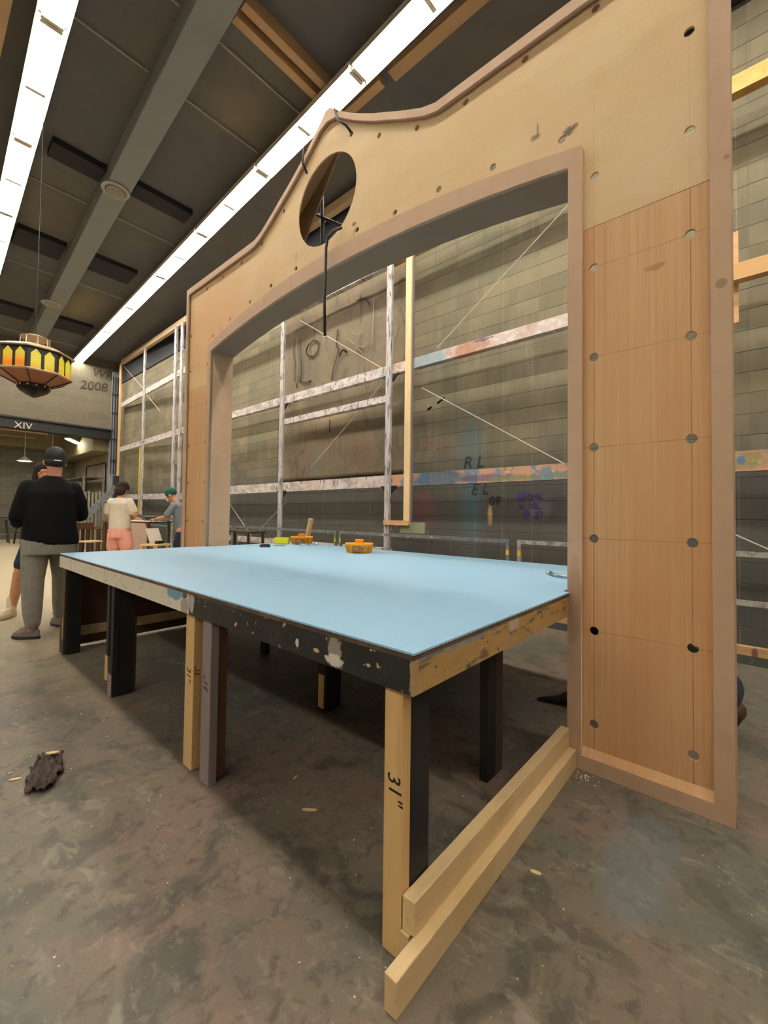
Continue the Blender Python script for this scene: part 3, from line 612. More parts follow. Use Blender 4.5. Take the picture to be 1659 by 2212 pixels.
# things on the table
def tray(x, y, rz, label, lid=False):
    t = thing('fastener_tub', label, 'container', (x, y, TZ), rz)
    MB().lathe([(.062, 0), (.066, .002), (.078, .045), (.088, .05), (.088, .062), (.08, .062), (.076, .05), (.06, .006)], (0, 0, 0), 28, 0, 1.15, .8).build('tub', 'cup', t, True, world=False)
    MB().box(-.03, .03, -.016, .016, .055, .085).build('grip', 'cup', t, world=False, bevel=.004)
    rb = MB()
    for a in range(8): q = a * pi / 4 + .3; rb.tube([(.073 * 1.15 * cos(q), .073 * .8 * sin(q), .004), (.084 * 1.15 * cos(q), .084 * .8 * sin(q), .048)], .006, 6)
    rb.build('rib', 'cup', t, world=False)
    lb = MB().box(-.04, .04, -.072, -.066, .01, .04).build('label_panel', 'label', t, world=False); lb['label'] = 'greyish printed label'
    t.scale = (1.33, 1.33, 1.5)
    text('lettering', '5/1', 'cup', .03, t.matrix_basis @ Vector((0, -.0735, .025)), t.matrix_basis.to_3x3() @ Vector((1, 0, 0)), (0, 0, 1), t)
    return t
tray(2.85, 2.80, -.95, 'orange plastic screw tub alone in the middle of the blue tabletop')
tray(3.13, 4.03, -.95, 'orange plastic screw tub behind the lime yellow box')
tag(MB().prism([(-.08, 0), (.08, 0), (.086, .075), (-.086, .075)], 1, -.045, .045).build('foam_block', 'lid', None, bevel=.006, mtx=Matrix.Translation((2.97, 4.20, TZ + .001)) @ Matrix.Rotation(-.8, 4, 'Z')), 'lime yellow plastic box beside an orange tub on the blue table', 'box')
tp = thing('tape_measure', 'small black tape measure lying at the far left of the blue tabletop', 'tool', (2.56, 3.92, TZ), -.8)
MB().prism([(-.05, 0), (.05, 0), (.05, .022), (.035, .032), (-.035, .032), (-.05, .022)], 1, -.03, .03).build('case', 'black', tp, world=False)
MB().box(-.03, .03, -.032, -.03, .006, .02).build('side_plate', 'brownblack', tp, world=False)
st = MB().beam((3.32, 4.25, TZ - .25), (3.32, 4.10, TZ + .30), .038, .05, up=(1, 0, 0)).build('pine_stick', 'pinelight', None)
tag(st, 'short pale pine batten standing tilted behind the orange tubs at the table back', 'batten')
sc_ = thing('screwdriver', 'small steel bit tool lying in front of the yellow and orange tubs', 'tool', (3.0, 3.85, TZ))
MB().tube([(2.98, 3.88, TZ + .012), (3.05, 3.79, TZ + .012)], .010, 8).build('handle', 'chrome', sc_, True)
MB().tube([(3.05, 3.79, TZ + .012), (3.09, 3.74, TZ + .014)], .005, 8).ball((3.11, 3.73, TZ + .02), .016).build('shaft', 'chrome', sc_, True)
tag(MB().tube([(2.72, 4.0, TZ + .006), (2.80, 3.9, TZ + .006)], .005, 6).build('nail_punch', 'metal', None, True), 'slim steel pin beside the black tape measure', 'tool')
wr = thing('wrench', 'dark steel ratchet wrench at the right edge of the blue table by the pier', 'tool', (2.6, .92, TZ))
MB().tube([(2.66, .955, TZ + .012), (2.60, .90, TZ + .012), (2.575, .85, TZ + .012), (2.56, .80, TZ + .012)], [.012, .010, .008, .006], 8).build('handle', 'metal', wr, True)
MB().lathe([(.016, 0), (.018, .01), (.016, .022)], (2.668, .962, TZ + .001), 12).build('head', 'chrome', wr, True)

# ------------------------------------------------------------------ wall paintings, canvas, writing
cv = thing('hanging_backdrop', 'aged brown painted canvas backdrop hanging on the block wall behind the paint frame', 'backdrop', (5.3, 5.8, 1.87))
mb = MB(); ny, nz = 48, 60; v = []
for j in range(nz + 1):
    for i in range(ny + 1):
        y = 4.15 + (7.55 - 4.15) * i / ny; z = 1.87 + (6.0 - 1.87) * j / nz
        x = 5.25 + .03 * mnoise.noise(Vector((y * 1.3, z * .6, 0))) + .012 * mnoise.noise(Vector((y * 5, z * 1.2, 3)))
        if j == 0: z += .02 * mnoise.noise(Vector((y * 3, 0, 1)))
        v.append((x, y, z))
mb.add(v, [(j * (ny + 1) + i, j * (ny + 1) + i + 1, (j + 1) * (ny + 1) + i + 1, (j + 1) * (ny + 1) + i) for j in range(nz) for i in range(ny)])
MB().box(5.24, 5.32, 4.1, 7.6, 5.98, 6.06).build('batten', 'darkwood', cv)
cvo = mb.build('cloth', 'canvas', cv, True); so = cvo.modifiers.new('s', 'SOLIDIFY'); so.thickness = .004
def cpt(x, y):    # canvas coordinates from a position on the sheet
    return (x, y)
curv = lambda pts: pts
cx = 5.205
strokes('painted_strokes', 'smear', [
    [(7.05, 4.75), (7.1, 4.5), (7.0, 4.25), (7.05, 4.0), (6.95, 3.75)], [(6.85, 4.7), (6.88, 4.4), (6.8, 4.1), (6.85, 3.85)],
    [(6.62, 4.52), (6.45, 4.6), (6.3, 4.52), (6.28, 4.36), (6.42, 4.26), (6.6, 4.3), (6.68, 4.42), (6.62, 4.52)],
    [(6.85, 3.85), (6.6, 3.78), (6.5, 3.8)], [(6.8, 3.6), (6.6, 3.52), (6.5, 3.58)],
    [(5.75, 4.6), (5.8, 4.35), (5.7, 4.2), (5.85, 3.95), (5.9, 3.7)], [(5.7, 4.1), (5.6, 4.2), (5.5, 4.12)], [(7.1, 3.6), (7.2, 3.4)]], cx, .035, cv)
strokes('painted_strokes', 'smearl', [[(6.98, 4.8), (6.98, 4.45), (6.92, 4.1), (7.0, 3.8)], [(5.4, 4.5), (5.25, 4.35), (5.1, 4.4)], [(5.3, 4.2), (5.1, 4.1), (4.95, 4.15)], [(5.45, 4.35), (5.2, 4.1), (5.05, 3.95)], [(4.85, 4.9), (4.86, 4.4), (4.88, 4.1)]], cx - .002, .02, cv)
strokes('painted_strokes', 'smear', [[(5.18, 5.05), (5.16, 4.55)], [(5.25, 4.98), (5.05, 4.98), (4.95, 4.8)]], cx - .001, .022, cv)
strokes('tear', 'black', [[(5.93, 2.95), (5.93, 2.72)]], cx, .02, cv)
# stencil marks left on the block wall
def wallmark(name, label, m, paths, wd, body=None):
    o = strokes(name, m, paths, 5.398, wd); return tag(o, label, 'wall marking')
WX = 5.315
def WY(y): return y * .985
def WZ(z): return 1.19 + (z - 1.19) * .985
def wtext(body, m, size, y, z, label, shear=0, flip=False, name='wall_writing'):
    o = text(name, body, m, size, (WX, WY(y), WZ(z)), (0, 1, 0) if flip else (0, -1, 0), (0, 0, 1), None, .002, shear)
    return tag(o, label, 'wall writing')
wtext('R', 'conduit', .5, 4.36, 4.45, 'pale letter R painted on the wall between the two upright timbers', flip=False)
wtext('R L', 'chalk', .24, 3.03, 1.96, 'dark letters R L scrawled on the wall above the lower rail', .2)
wtext('E L', 'chalk', .22, 2.93, 1.57, 'dark letters E L scrawled on the wall just under the lower rail', .3)
wtext('09', 'ink', .17, 2.70, 1.40, 'black 09 scrawled on the wall above the yellow paint drip', .2)
wtext('FOI', 'rust', .26, 3.76, 2.28, 'faded reddish letters on the wall right of the new pine upright')
t = text('wall_writing', '\u2665SMK\nH.10L\n  \u2666 23', 'purple', .115, (WX, 2.17, 1.33), (0, -1, 0), (0, 0, 1), None, .002, .1)
tag(t, 'purple marker writing with a heart on the lower wall near the right pier', 'wall writing')
strokes_o = strokes('wall_writing', 'graffiti', [[(3.60, 2.90), (3.48, 2.96)], [(3.78, 2.83), (3.72, 2.86)]], 5.317, .03); tag(strokes_o, 'small dark smudge marks on the wall right of the pine upright', 'wall marking')
t = text('wall_writing', 'WRI', 'graffiti', .42, (4.86, 18.39, 6.33), (1, 0, -.03), (0, 0, 1), None, .004, .25); tag(t, 'black letters WRI painted on the far block wall above the year', 'wall writing')
t = text('wall_writing', '2008', 'graffiti', .44, (4.55, 18.39, 5.82), (1, 0, .08), (-.05, 0, 1), None, .004, .15); tag(t, 'black year 2008 painted on the far block wall', 'wall writing')
t = text('beam_numeral', 'XIV', 'whitetxt', .3, (2.58, 18.29, 4.0), (1, 0, 0), (0, 0, 1), None, .004); tag(t, 'white numeral XIV on the black beam over the far opening', 'sign')

# ------------------------------------------------------------------ the paint frame on the right wall
FX = 4.9
pf = thing('paint_frame', 'tall wooden paint frame with splattered rails and pine upright, seen through the arch', 'frame', (FX, 4.5, 0))
for z, h in ((1.71, .18), (3.43, .15), (5.17, .16)):
    MB().box(FX, FX + .1, 4.2, 10.9, z - h / 2, z + h / 2).build('rail', 'rail', pf)
    o = MB().box(FX, FX + .1, -4, 4.2, z - h / 2, z + h / 2).build('rail', 'railcol' if z < 2 else 'railup' if z < 5 else 'yellowwood', pf)
    o['label'] = 'rail crusted with many paint colours' if z < 5 else 'yellow painted rail'
MB().box(FX, FX + .12, -4, 10.9, 6.6, 6.75).build('top_rail', 'pineY', pf)
MB().box(FX, FX + .1, 4.25, 6.98, 2.945, 3.05).build('short_rail', 'rail', pf)
MB().box(FX + .02, FX + .1, 4.2, 10.9, .56, .68).build('rail', 'rail', pf)
for y, wd, mt in ((4.2, .1, 'railv'), (6.98, .1, 'railv'), (-1.6, .1, 'railv'), (10.2, .1, 'railv')):
    MB().box(FX - .045, FX - .001, y - wd / 2, y + wd / 2, 0, 6.7).build('upright', mt, pf)
    for z in (1.71, 3.43):
        for sg in (1, -1): MB().prism([(y + sg * .05, z - .075), (y + sg * .17, z - .075), (y + sg * .05, z - .19)], 0, FX - .001, FX + .02).build('corner_plate', 'black', pf)
MB().box(FX + .1, FX + .13, .085, .13, 3.0, 3.85).build('short_stud', 'orangewood', pf)
for a, b in (((5.0, 6.6, 4.95), (5.0, 4.35, 3.47)), ((5.0, 3.66, 3.07), (5.0, 1.3, 1.6)), ((5.0, 6.2, 2.05), (5.0, 4.3, 3.4)), ((5.0, 9.4, 1.6), (5.0, 8.2, .7)), ((5.0, 7.9, .83), (5.0, 6.9, 1.45)), ((5.0, 1.4, 4.95), (5.0, 3.4, 3.6)), ((4.88, .3, 1.15), (4.88, -.3, .83))):
    MB().tube([a, b], .006, 6).build('brace_wire', 'wire', pf)
np_ = pf
MB().box(4.84, 4.875, 3.755, 3.86, 1.06, 5.6).build('pine_upright', 'pinelight', np_); MB().box(4.86, 4.9, 3.74, 3.755, 1.1, 5.6).build('edge_strip', 'greyleg', np_)
MB().box(4.83, 4.87, 3.76, 4.24, 1.04, 1.11).build('foot_board', 'orangewood', np_)
MB().box(4.875, 4.90, 3.5, 3.95, .93, 1.09).build('backing_board', 'greenwood', np_); MB().box(4.875, 4.9, 4.1, 4.22, .96, 1.05).build('backing_board', 'greenwood', np_)
lf = thing('paint_frame', 'unpainted-topped timber paint frame standing between the far wall and the left pier', 'frame', (5.0, 14, 0))
fx = lambda y: 4.9 + (y - 11.2) * (.3 / 6.4)
def lbeam(y0, y1, z0, z1, h, m, nm, th=.05, dx=0): return MB().beam((fx(y0) + dx, y0, z0), (fx(y1) + dx, y1, z1), th, h).build(nm, m, lf)
lbeam(11.2, 17.45, 6.38, 6.68, .16, 'pineY', 'top_rail', .1)
for z in (5.02, 3.39): lbeam(11.3, 17.5, z, z + .06, .17, 'rail', 'rail')
lbeam(11.3, 17.5, 1.62, 1.72, .17, 'rail', 'rail')
for y, z1 in ((17.42, 6.62), (14.7, 6.5), (12.05, 6.35), (11.6, 6.35)):
    MB().box(fx(y) - .075, fx(y) - .03, y - .06, y + .06, 0, z1).build('upright', 'pine' if y > 17 else 'railv', lf)
MB().box(fx(12.2), fx(12.2) + .05, 12.15, 12.3, 5.7, 6.3).build('short_stud', 'orangewood', lf)
MB().box(fx(15.1) - .02, fx(15.1), 15.05, 15.13, 1.0, 3.3).build('yellow_tape_strip', 'yel', lf)
for a, b in (((5.2, 17.3, 6.5), (5.05, 14.9, 5.2)), ((5.05, 14.6, 4.95), (4.98, 13.3, 4.2)), ((5.0, 13.2, 4.9), (4.95, 11.8, 5.5))):
    MB().tube([a, b], .008, 6).build('brace_wire', 'wire', lf)
# pipes at the far right corner
pc = thing('conduit_stack', 'dark vertical conduits on the column at the far corner beside the far opening', 'pipes', (5.2, 18.2, 0))
for x in (5.13, 5.22, 5.3): MB().tube([(x, 18.22, 2.6), (x, 18.22, 6.3)], .018, 8).build('pipe', 'darkbeam', pc)
for z in (3.1, 3.9, 4.9, 5.6): MB().box(5.1, 5.34, 18.19, 18.24, z, z + .04).build('clamp', 'darkbeam', pc)

# guard rails along the wall
RX = 4.68
def guard(y0, y1, label, m, cur=True):
    t = thing('guard_rail', label, 'railing', (RX, (y0 + y1) / 2, 0), 0)
    for z in (.90, .49): MB().box(RX - .02, RX + .02, y0, y1, z - .022, z + .022).build('rail', m, t)
    for y in (y0, y1):
        MB().box(RX - .021, RX + .021, y - .021, y + .021, 0, .922).build('post', m, t)
        MB().box(RX - .023, RX - .021, y - .019, y + .019, .74, .80).build('sticker', 'yel', t)
    return t
guard(-3.0, 2.02, 'paint-splattered metal guard rail running behind the right pier', 'galvw')
guard(2.16, 5.02, 'metal guard rail behind the orange tub, middle section seen through the arch', 'galv')
guard(5.14, 8.25, 'metal guard rail section left of the middle one, behind the tilted batten', 'galv')
guard(8.4, 11.4, 'metal guard rail section by the left pier', 'galv')
struct('baseboard_right', MB().box(4.60, 4.70, -5, 11.5, 0, .075), 'curb')
tag(MB().box(4.60, 4.656, -5, 11.4, .0755, .145).build('toe_board', 'toe', None), 'long pale toe board at the foot of the guard rails', 'board')
tn = thing('teal_bench', 'teal panel with a pale top edge beyond the drafting table on the left', 'panel', (4.6, 12.5, .8))
MB().box(4.66, 4.7, 11.7, 13.4, .84, 1.04).build('panel', 'tealpanel', tn); MB().box(4.64, 4.72, 11.7, 13.4, 1.04, 1.08).build('top_edge', 'galvw', tn)
MB().box(4.64, 4.72, 11.7, 13.4, .80, .84).build('bottom_edge', 'galv', tn); MB().box(4.66, 4.7, 11.7, 11.75, 0, .8).build('leg', 'galv', tn); MB().box(4.66, 4.7, 13.35, 13.4, 0, .8).build('leg', 'galv', tn)
tt = thing('steel_bench', 'small dark steel bench in front of the guard rail beside the left pier', 'bench', (4.25, 7.3, 0))
MB().box(4.1, 4.45, 6.8, 7.9, .82, .86).build('top', 'brownblack', tt)
for x, y in ((4.12, 6.85), (4.42, 6.85), (4.12, 7.85), (4.42, 7.85)): MB().box(x - .02, x + .02, y - .02, y + .02, 0, .82).build('leg', 'brownblack', tt)

# ------------------------------------------------------------------ hanging stained-glass lamp
LX, LY = 1.0, 6.4
lm = thing('hanging_lantern', 'eight-sided amber and yellow stained glass lantern hanging at the left', 'lamp', (LX, LY, 2.78))
A8 = pi / 8 + .06; LX = .985
MB().lathe([(.35, 0), (.35, .26)], (LX, LY, 2.78), 8, A8).build('glass_frame', 'lampframe', lm)
MB().lathe([(.39, .25), (.39, .262), (.27, .315), (.16, .34)], (LX, LY, 2.78), 8, A8).build('roof', 'lampgold', lm)
MB().lathe([(.364, -.012), (.373, .0), (.364, .012)], (LX, LY, 2.78), 8, A8).build('lower_rim', 'lampgold', lm)
MB().lathe([(.36, -.012), (.15, -.12)], (LX, LY, 2.78), 8, A8).build('underside_glass', 'lamporange', lm)
for k2 in range(8):
    a = A8 + k2 * pi / 4; MB().beam((LX + .36 * cos(a), LY + .36 * sin(a), 2.764), (LX + .15 * cos(a), LY + .15 * sin(a), 2.656), .012, .008).build('underside_rib', 'lampframe', lm)
MB().lathe([(.155, -.12), (.16, -.15), (.13, -.19), (.07, -.23), (.02, -.255), (.0, -.26)], (LX, LY, 2.78), 16).build('bowl', 'lampdark', lm, True)
for k2 in range(12):
    a = k2 * pi / 6; MB().ball((LX + .155 * cos(a), LY + .155 * sin(a), 2.648), .012, 8).build('bead', 'chrome', lm, True)
cr = MB().lathe([(.15, .33), (.155, .34), (.15, .35)], (LX, LY, 2.78), 16)
for k2 in range(8):
    a = k2 * pi / 4; cr.tube([(LX + .14 * cos(a), LY + .14 * sin(a), 3.13), (LX + .13 * cos(a), LY + .13 * sin(a), 3.23)], .008, 6)
cr.lathe([(.14, .44), (.145, .45), (.07, .48), (.02, .49)], (LX, LY, 2.78), 16).build('crown', 'lampgold', lm)
MB().tube([(LX, LY, 3.26), (LX, LY, 6.56)], .004, 6).build('hanging_wire', 'black', lm)
for k2 in range(8):
    a0, a1_ = A8 + k2 * pi / 4, A8 + (k2 + 1) * pi / 4; p0 = Vector((cos(a0), sin(a0), 0)) * .353; p1 = Vector((cos(a1_), sin(a1_), 0)) * .353
    u = (p1 - p0); nrm = (p0 + p1).normalized(); Lg = u.length; u.normalize()
    for q in (.27, .73):
        c = Vector((LX, LY, 2.78)) + p0 + u * Lg * q + nrm * .001; hw = .046; vv = []
        for dpt in (0, .006):
            for s_, z in ((-hw, .012), (hw, .012), (hw, .175), (0, .235), (-hw, .175)): vv.append(c + u * s_ + Vector((0, 0, z)) + nrm * dpt)
        MB().add(vv, [(4, 3, 2, 1, 0), (5, 6, 7, 8, 9)] + [(i, (i + 1) % 5, 5 + (i + 1) % 5, 5 + i) for i in range(5)]).build('pane', 'paneA' if k2 == 4 else 'paneB', lm)

# ------------------------------------------------------------------ people
def limb(mb, pts, rs):
    for i in range(len(pts) - 1): mb.cap(pts[i], pts[i + 1], rs[i], rs[i + 1])
    return mb
def hand(mb, w, d, n, s=1, curl=.5, side=1):
    """palm at wrist w, pointing d, palm normal n"""
    w = Vector(w); d = Vector(d).normalized(); n = Vector(n); n = (n - d * n.dot(d)).normalized(); q = d.cross(n)
    for j in range(4):
        o = (j - 1.5) * .021 * s; b = w + d * .085 * s + q * o
        mb.cap(w + q * o * .6 + d * .01, b, .017 * s, .0125 * s, 10)
        L = (.062, .072, .068, .052)[j] * s
        k1 = b + (d * cos(curl) + n * sin(curl)) * L * .55; k2 = k1 + (d * cos(curl * 2.2) + n * sin(curl * 2.2)) * L * .5
        mb.cap(b, k1, .0105 * s, .0095 * s, 8); mb.cap(k1, k2, .0095 * s, .008 * s, 8)
    t0 = w + d * .03 * s - q * .025 * side * s; t1 = t0 + (d * .7 - q * side * .7 + n * .2) * .038 * s; t2 = t1 + (d * .95 - q * side * .1 + n * .35) * .032 * s
    mb.cap(w + d * .015 * s, t0, .017 * s, .014 * s, 8); mb.cap(t0, t1, .014 * s, .011 * s, 8); mb.cap(t1, t2, .011 * s, .009 * s, 8)
def head(mb, c, yaw=0, tilt=0, s=1):
    R = Matrix.Rotation(yaw, 3, 'Z') @ Matrix.Rotation(tilt, 3, 'X'); c = Vector(c)
    P = lambda x, y, z: c + R @ Vector((x * s, y * s, z * s))
    tmp = MB().ball((0, -.01, .02), (.077, .095, .10), 20).ball((0, .025, -.05), (.058, .062, .07), 16)
    tmp.cap((0, .085, -.005), (0, .108, -.03), .010, .015, 8).ball((0, .082, -.07), (.022, .012, .007), 10).ball((0, .075, -.1), (.025, .02, .018), 10)
    for sx in (-1, 1): tmp.ball((sx * .08, -.005, -.015), (.014, .022, .033), 10).ball((sx * .03, .08, .012), (.014, .01, .008), 8)
    tmp.ball((0, .08, .03), (.05, .016, .01), 10)
    mb.add([P(*v) for v in tmp.v], tmp.f); return P

def shoe(mb, a, yaw, L=.27, s=1):
    R = Matrix.Rotation(yaw, 3, 'Z'); a = Vector(a); n = 20
    prof = [(0, 1), (.035, 1.02), (.055, .95), (.075, .7), (.1, .45)]
    v = []; f = []
    for h, k in prof:
        for i in range(n):
            q = 2 * pi * i / n; y = sin(q) * L / 2; x = cos(q) * .047 * (1.08 if y > 0 else .88)
            if k < 1: y = y * (k * .75 + .25) - (1 - k) * .06
            hh = h * (1 if y < 0 else max(.55, 1 - y * 2.4))
            v.append(a + R @ Vector((x * min(1, k + .1) * s, (y + .07) * s, hh)))
    for i in range(len(prof) - 1):
        for j in range(n): f.append((i * n + j, i * n + (j + 1) % n, (i + 1) * n + (j + 1) % n, (i + 1) * n + j))
    f.append(tuple(range(n - 1, -1, -1))); f.append(tuple((len(prof) - 1) * n + j for j in range(n)))
    mb.add(v, f)
def sole(mb, a, yaw, L=.285, s=1):
    R = Matrix.Rotation(yaw, 3, 'Z'); a = Vector(a); n = 20
    poly = [(cos(2 * pi * i / n) * (.053 if sin(2 * pi * i / n) > 0 else .045) * s, (sin(2 * pi * i / n) * L / 2 + .07) * s) for i in range(n)]
    v = [a + R @ Vector((x, y, z)) for z in (-.0, .026) for x, y in poly]
    mb.add(v, [tuple(range(n - 1, -1, -1)), tuple(range(n, 2 * n))] + [(i, (i + 1) % n, n + (i + 1) % n, n + i) for i in range(n)])
def L_(o, mb, name, m, vox=.009, it=3): return remesh(mb.build(name, m, o, world=False), vox, it)

# man in black, seen from behind
P1 = thing('person', 'person in black tee, black cap and grey sweatpants standing with back turned, at left', 'person', (.93, 5.03, 0), -.12)
b = MB(); hp = head(b, (.02, .0, 1.66), .1)
limb(b, [(.01, -.01, 1.45), (.02, -.01, 1.60)], [.062, .06])
limb(b, [(-.16, 0, 1.41), (-.225, .02, 1.16), (-.15, .13, .97)], [.05, .045, .032]); hand(b, (-.14, .15, .96), (.5, .8, -.3), (.7, -.5, 0), 1, .6)
limb(b, [(.17, 0, 1.41), (.24, .08, 1.16), (.12, .27, 1.07)], [.05, .045, .032]); hand(b, (.10, .28, 1.07), (-.95, .2, 0), (0, -1, 0), 1, .5, -1)
b.loft([(0, 0, .9, .17, .11), (0, 0, 1.1, .16, .11), (0, 0, 1.35, .18, .11), (0, 0, 1.47, .1, .08)])
limb(b, [(-.1, 0, .9), (-.11, .01, .5), (-.105, 0, .09)], [.09, .06, .04]); limb(b, [(.12, .02, .9), (.14, .2, .5), (.13, .38, .09)], [.09, .06, .04])
L_(P1, b, 'body', 'skin')
t = MB().loft([(.01, 0, .87, .215, .165), (.01, 0, .92, .22, .17), (0, -.0, 1.05, .205, .165), (0, -.01, 1.2, .205, .15), (0, -.01, 1.36, .21, .14), (0, 0, 1.44, .17, .115), (.01, 0, 1.50, .09, .085), (.01, 0, 1.52, .07, .07)])
limb(t, [(-.165, 0, 1.40), (-.20, .0, 1.27), (-.235, .02, 1.13)], [.075, .073, .068]); limb(t, [(.165, 0, 1.40), (.215, .02, 1.27), (.24, .07, 1.15)], [.075, .073, .068])
L_(P1, t, 'tee_shirt', 'tee')
t = MB(); limb(t, [(-.232, .03, 1.12), (-.235, .03, 1.08)], [.056, .055]); L_(P1, t, 'undersleeve', 'navy')
t = MB().loft([(0, 0, .78, .21, .16), (0, 0, .9, .215, .165), (0, 0, .98, .2, .15)])
limb(t, [(-.10, 0, .84), (-.115, 0, .55), (-.11, -.01, .25), (-.105, -.02, .15)], [.112, .09, .075, .062]); limb(t, [(.11, .03, .84), (.14, .19, .55), (.135, .33, .25), (.13, .37, .14)], [.125, .105, .08, .062])
L_(P1, t, 'sweatpants', 'sweat')
for a_, yw in (((-.095, 0, 0), .8), ((.13, .38, 0), .2)):
    t = MB(); shoe(t, (a_[0], a_[1], .012), yw, .26); so_ = L_(P1, t, 'shoe', 'shoe', .007)
    t = MB(); sole(t, a_, yw, .27); t.build('sole', 'sole', so_, world=False)
t = MB(); tv = MB().ball((0, -.012, .045), (.088, .106, .1), 20).ball((0, -.02, -.01), (.087, .1, .055), 20); t.add([hp(*v) for v in tv.v], tv.f); L_(P1, t, 'cap', 'cap', .007)
t = MB().prism([(-.07, .07), (.07, .07), (.05, .16), (-.05, .16)], 2, .03, .04); t.v = [hp(*v) for v in t.v]; t.build('cap_brim', 'cap', P1, world=False)
t = MB().box(-.028, .028, -.122, -.116, -.004, .006); t.v = [hp(*v) for v in t.v]; t.build('cap_logo', 'whitetxt', P1, world=False)

# person behind him
P2 = thing('person', 'person with dark hair, bare legs and white trainers, mostly hidden behind the person in black', 'person', (1.10, 6.2, 0), pi - .1)
b = MB(); hp = head(b, (.03, .02, 1.62), .1)
limb(b, [(0, 0, 1.42), (.02, 0, 1.56)], [.055, .052])
for sx in (-1, 1):
    limb(b, [(sx * .17, 0, 1.38), (sx * .24, -.02, 1.12), (sx * .16, .16, 1.0)], [.045, .04, .03]); hand(b, (sx * .15, .18, 1.0), (-sx * .6, .7, 0), (0, 0, -1), .95, .5, sx)
b.loft([(0, 0, .86, .16, .11), (0, 0, 1.1, .15, .1), (0, 0, 1.33, .17, .1), (0, 0, 1.43, .09, .07)])
limb(b, [(-.1, 0, .86), (-.17, .03, .48), (-.19, 0, .08)], [.095, .062, .038]); limb(b, [(.1, 0, .86), (.21, .03, .48), (.27, 0, .08)], [.095, .062, .038])
L_(P2, b, 'body', 'skin2')
t = MB().loft([(0, 0, .84, .18, .13), (0, 0, 1.1, .17, .12), (0, 0, 1.33, .19, .12), (0, 0, 1.43, .1, .08)]); 
for sx in (-1, 1): limb(t, [(sx * .16, 0, 1.37), (sx * .24, -.02, 1.12)], [.065, .06])
L_(P2, t, 'shirt', 'navy')
t = MB().loft([(0, 0, .7, .2, .14), (0, 0, .9, .18, .13)]); limb(t, [(-.1, 0, .8), (-.16, .02, .58)], [.11, .1]); limb(t, [(.1, 0, .8), (.17, .02, .58)], [.11, .1]); L_(P2, t, 'shorts', 'denim')
for x, yw in ((-.19, -.5), (.27, .55)):
    t = MB(); limb(t, [(x, 0, .09), (x, .0, .2)], [.046, .046]); shoe(t, (x, 0, .003), -yw * -1.0 if x < 0 else -.75, .28); L_(P2, t, 'sock_and_shoe', 'wshoe', .007)
t = MB(); tv = MB().ball((0, -.02, .045), (.092, .108, .095), 18).ball((0, -.06, -.04), (.09, .07, .12), 16).ball((-.075, -.01, -.05), (.03, .05, .1), 12).ball((.075, -.01, -.05), (.03, .05, .1), 12); t.add([hp(*v) for v in tv.v], tv.f); L_(P2, t, 'hair', 'hair', .008)

# person in pink shorts
P3 = thing('person', 'person in cream tee and pink shorts, arms crossed, looking down at the drafting table', 'person', (2.60, 8.62, 0), -.95)
b = MB(); hp = head(b, (.0, .05, 1.59), 0, -.45)
limb(b, [(0, -.01, 1.40), (0, .02, 1.53)], [.058, .055])
limb(b, [(-.19, 0, 1.36), (-.25, .02, 1.12), (-.04, .22, 1.08)], [.046, .042, .03]); hand(b, (-.02, .235, 1.08), (.95, .1, 0), (0, -1, 0), 1, .4)
limb(b, [(.19, 0, 1.36), (.26, .03, 1.12), (.05, .25, 1.12)], [.046, .042, .03]); hand(b, (.03, .26, 1.12), (-.95, .1, .1), (0, -1, 0), 1, .4, -1)
b.loft([(0, 0, .85, .16, .11), (0, 0, 1.1, .16, .11), (0, 0, 1.3, .18, .11), (0, 0, 1.41, .1, .08)])
limb(b, [(-.1, 0, .85), (-.12, .0, .48), (-.13, -.02, .08)], [.1, .065, .04]); limb(b, [(.1, 0, .85), (.13, .02, .48), (.15, 0, .08)], [.1, .065, .04])
L_(P3, b, 'body', 'skin2')
t = MB().loft([(0, 0, .87, .185, .15), (0, 0, 1.0, .185, .145), (0, 0, 1.2, .19, .13), (0, -.01, 1.33, .205, .125), (0, 0, 1.40, .15, .1), (0, .0, 1.44, .08, .075)])
for sx in (-1, 1): limb(t, [(sx * .17, 0, 1.36), (sx * .235, .02, 1.2)], [.075, .078])
L_(P3, t, 'tee_shirt', 'wshirt')
t = MB().loft([(0, 0, .72, .19, .16), (0, 0, .86, .19, .155), (0, 0, .93, .175, .14)]); limb(t, [(-.1, 0, .78), (-.12, .01, .56)], [.115, .115]); limb(t, [(.1, 0, .78), (.125, .02, .56)], [.115, .115]); L_(P3, t, 'shorts', 'pink')
t = MB(); tv = MB().ball((0, -.02, .045), (.1, .12, .105), 18).ball((0, -.05, -.05), (.1, .085, .1), 14).ball((0, -.03, .0), (.1, .1, .05), 14); t.add([hp(*v) for v in tv.v], tv.f); L_(P3, t, 'hair', 'hair', .008)
for a_, yw in (((-.13, -.02, .003), .1), ((.15, 0, .003), -.2)): t = MB(); shoe(t, a_, yw); L_(P3, t, 'shoe', 'sole', .008)

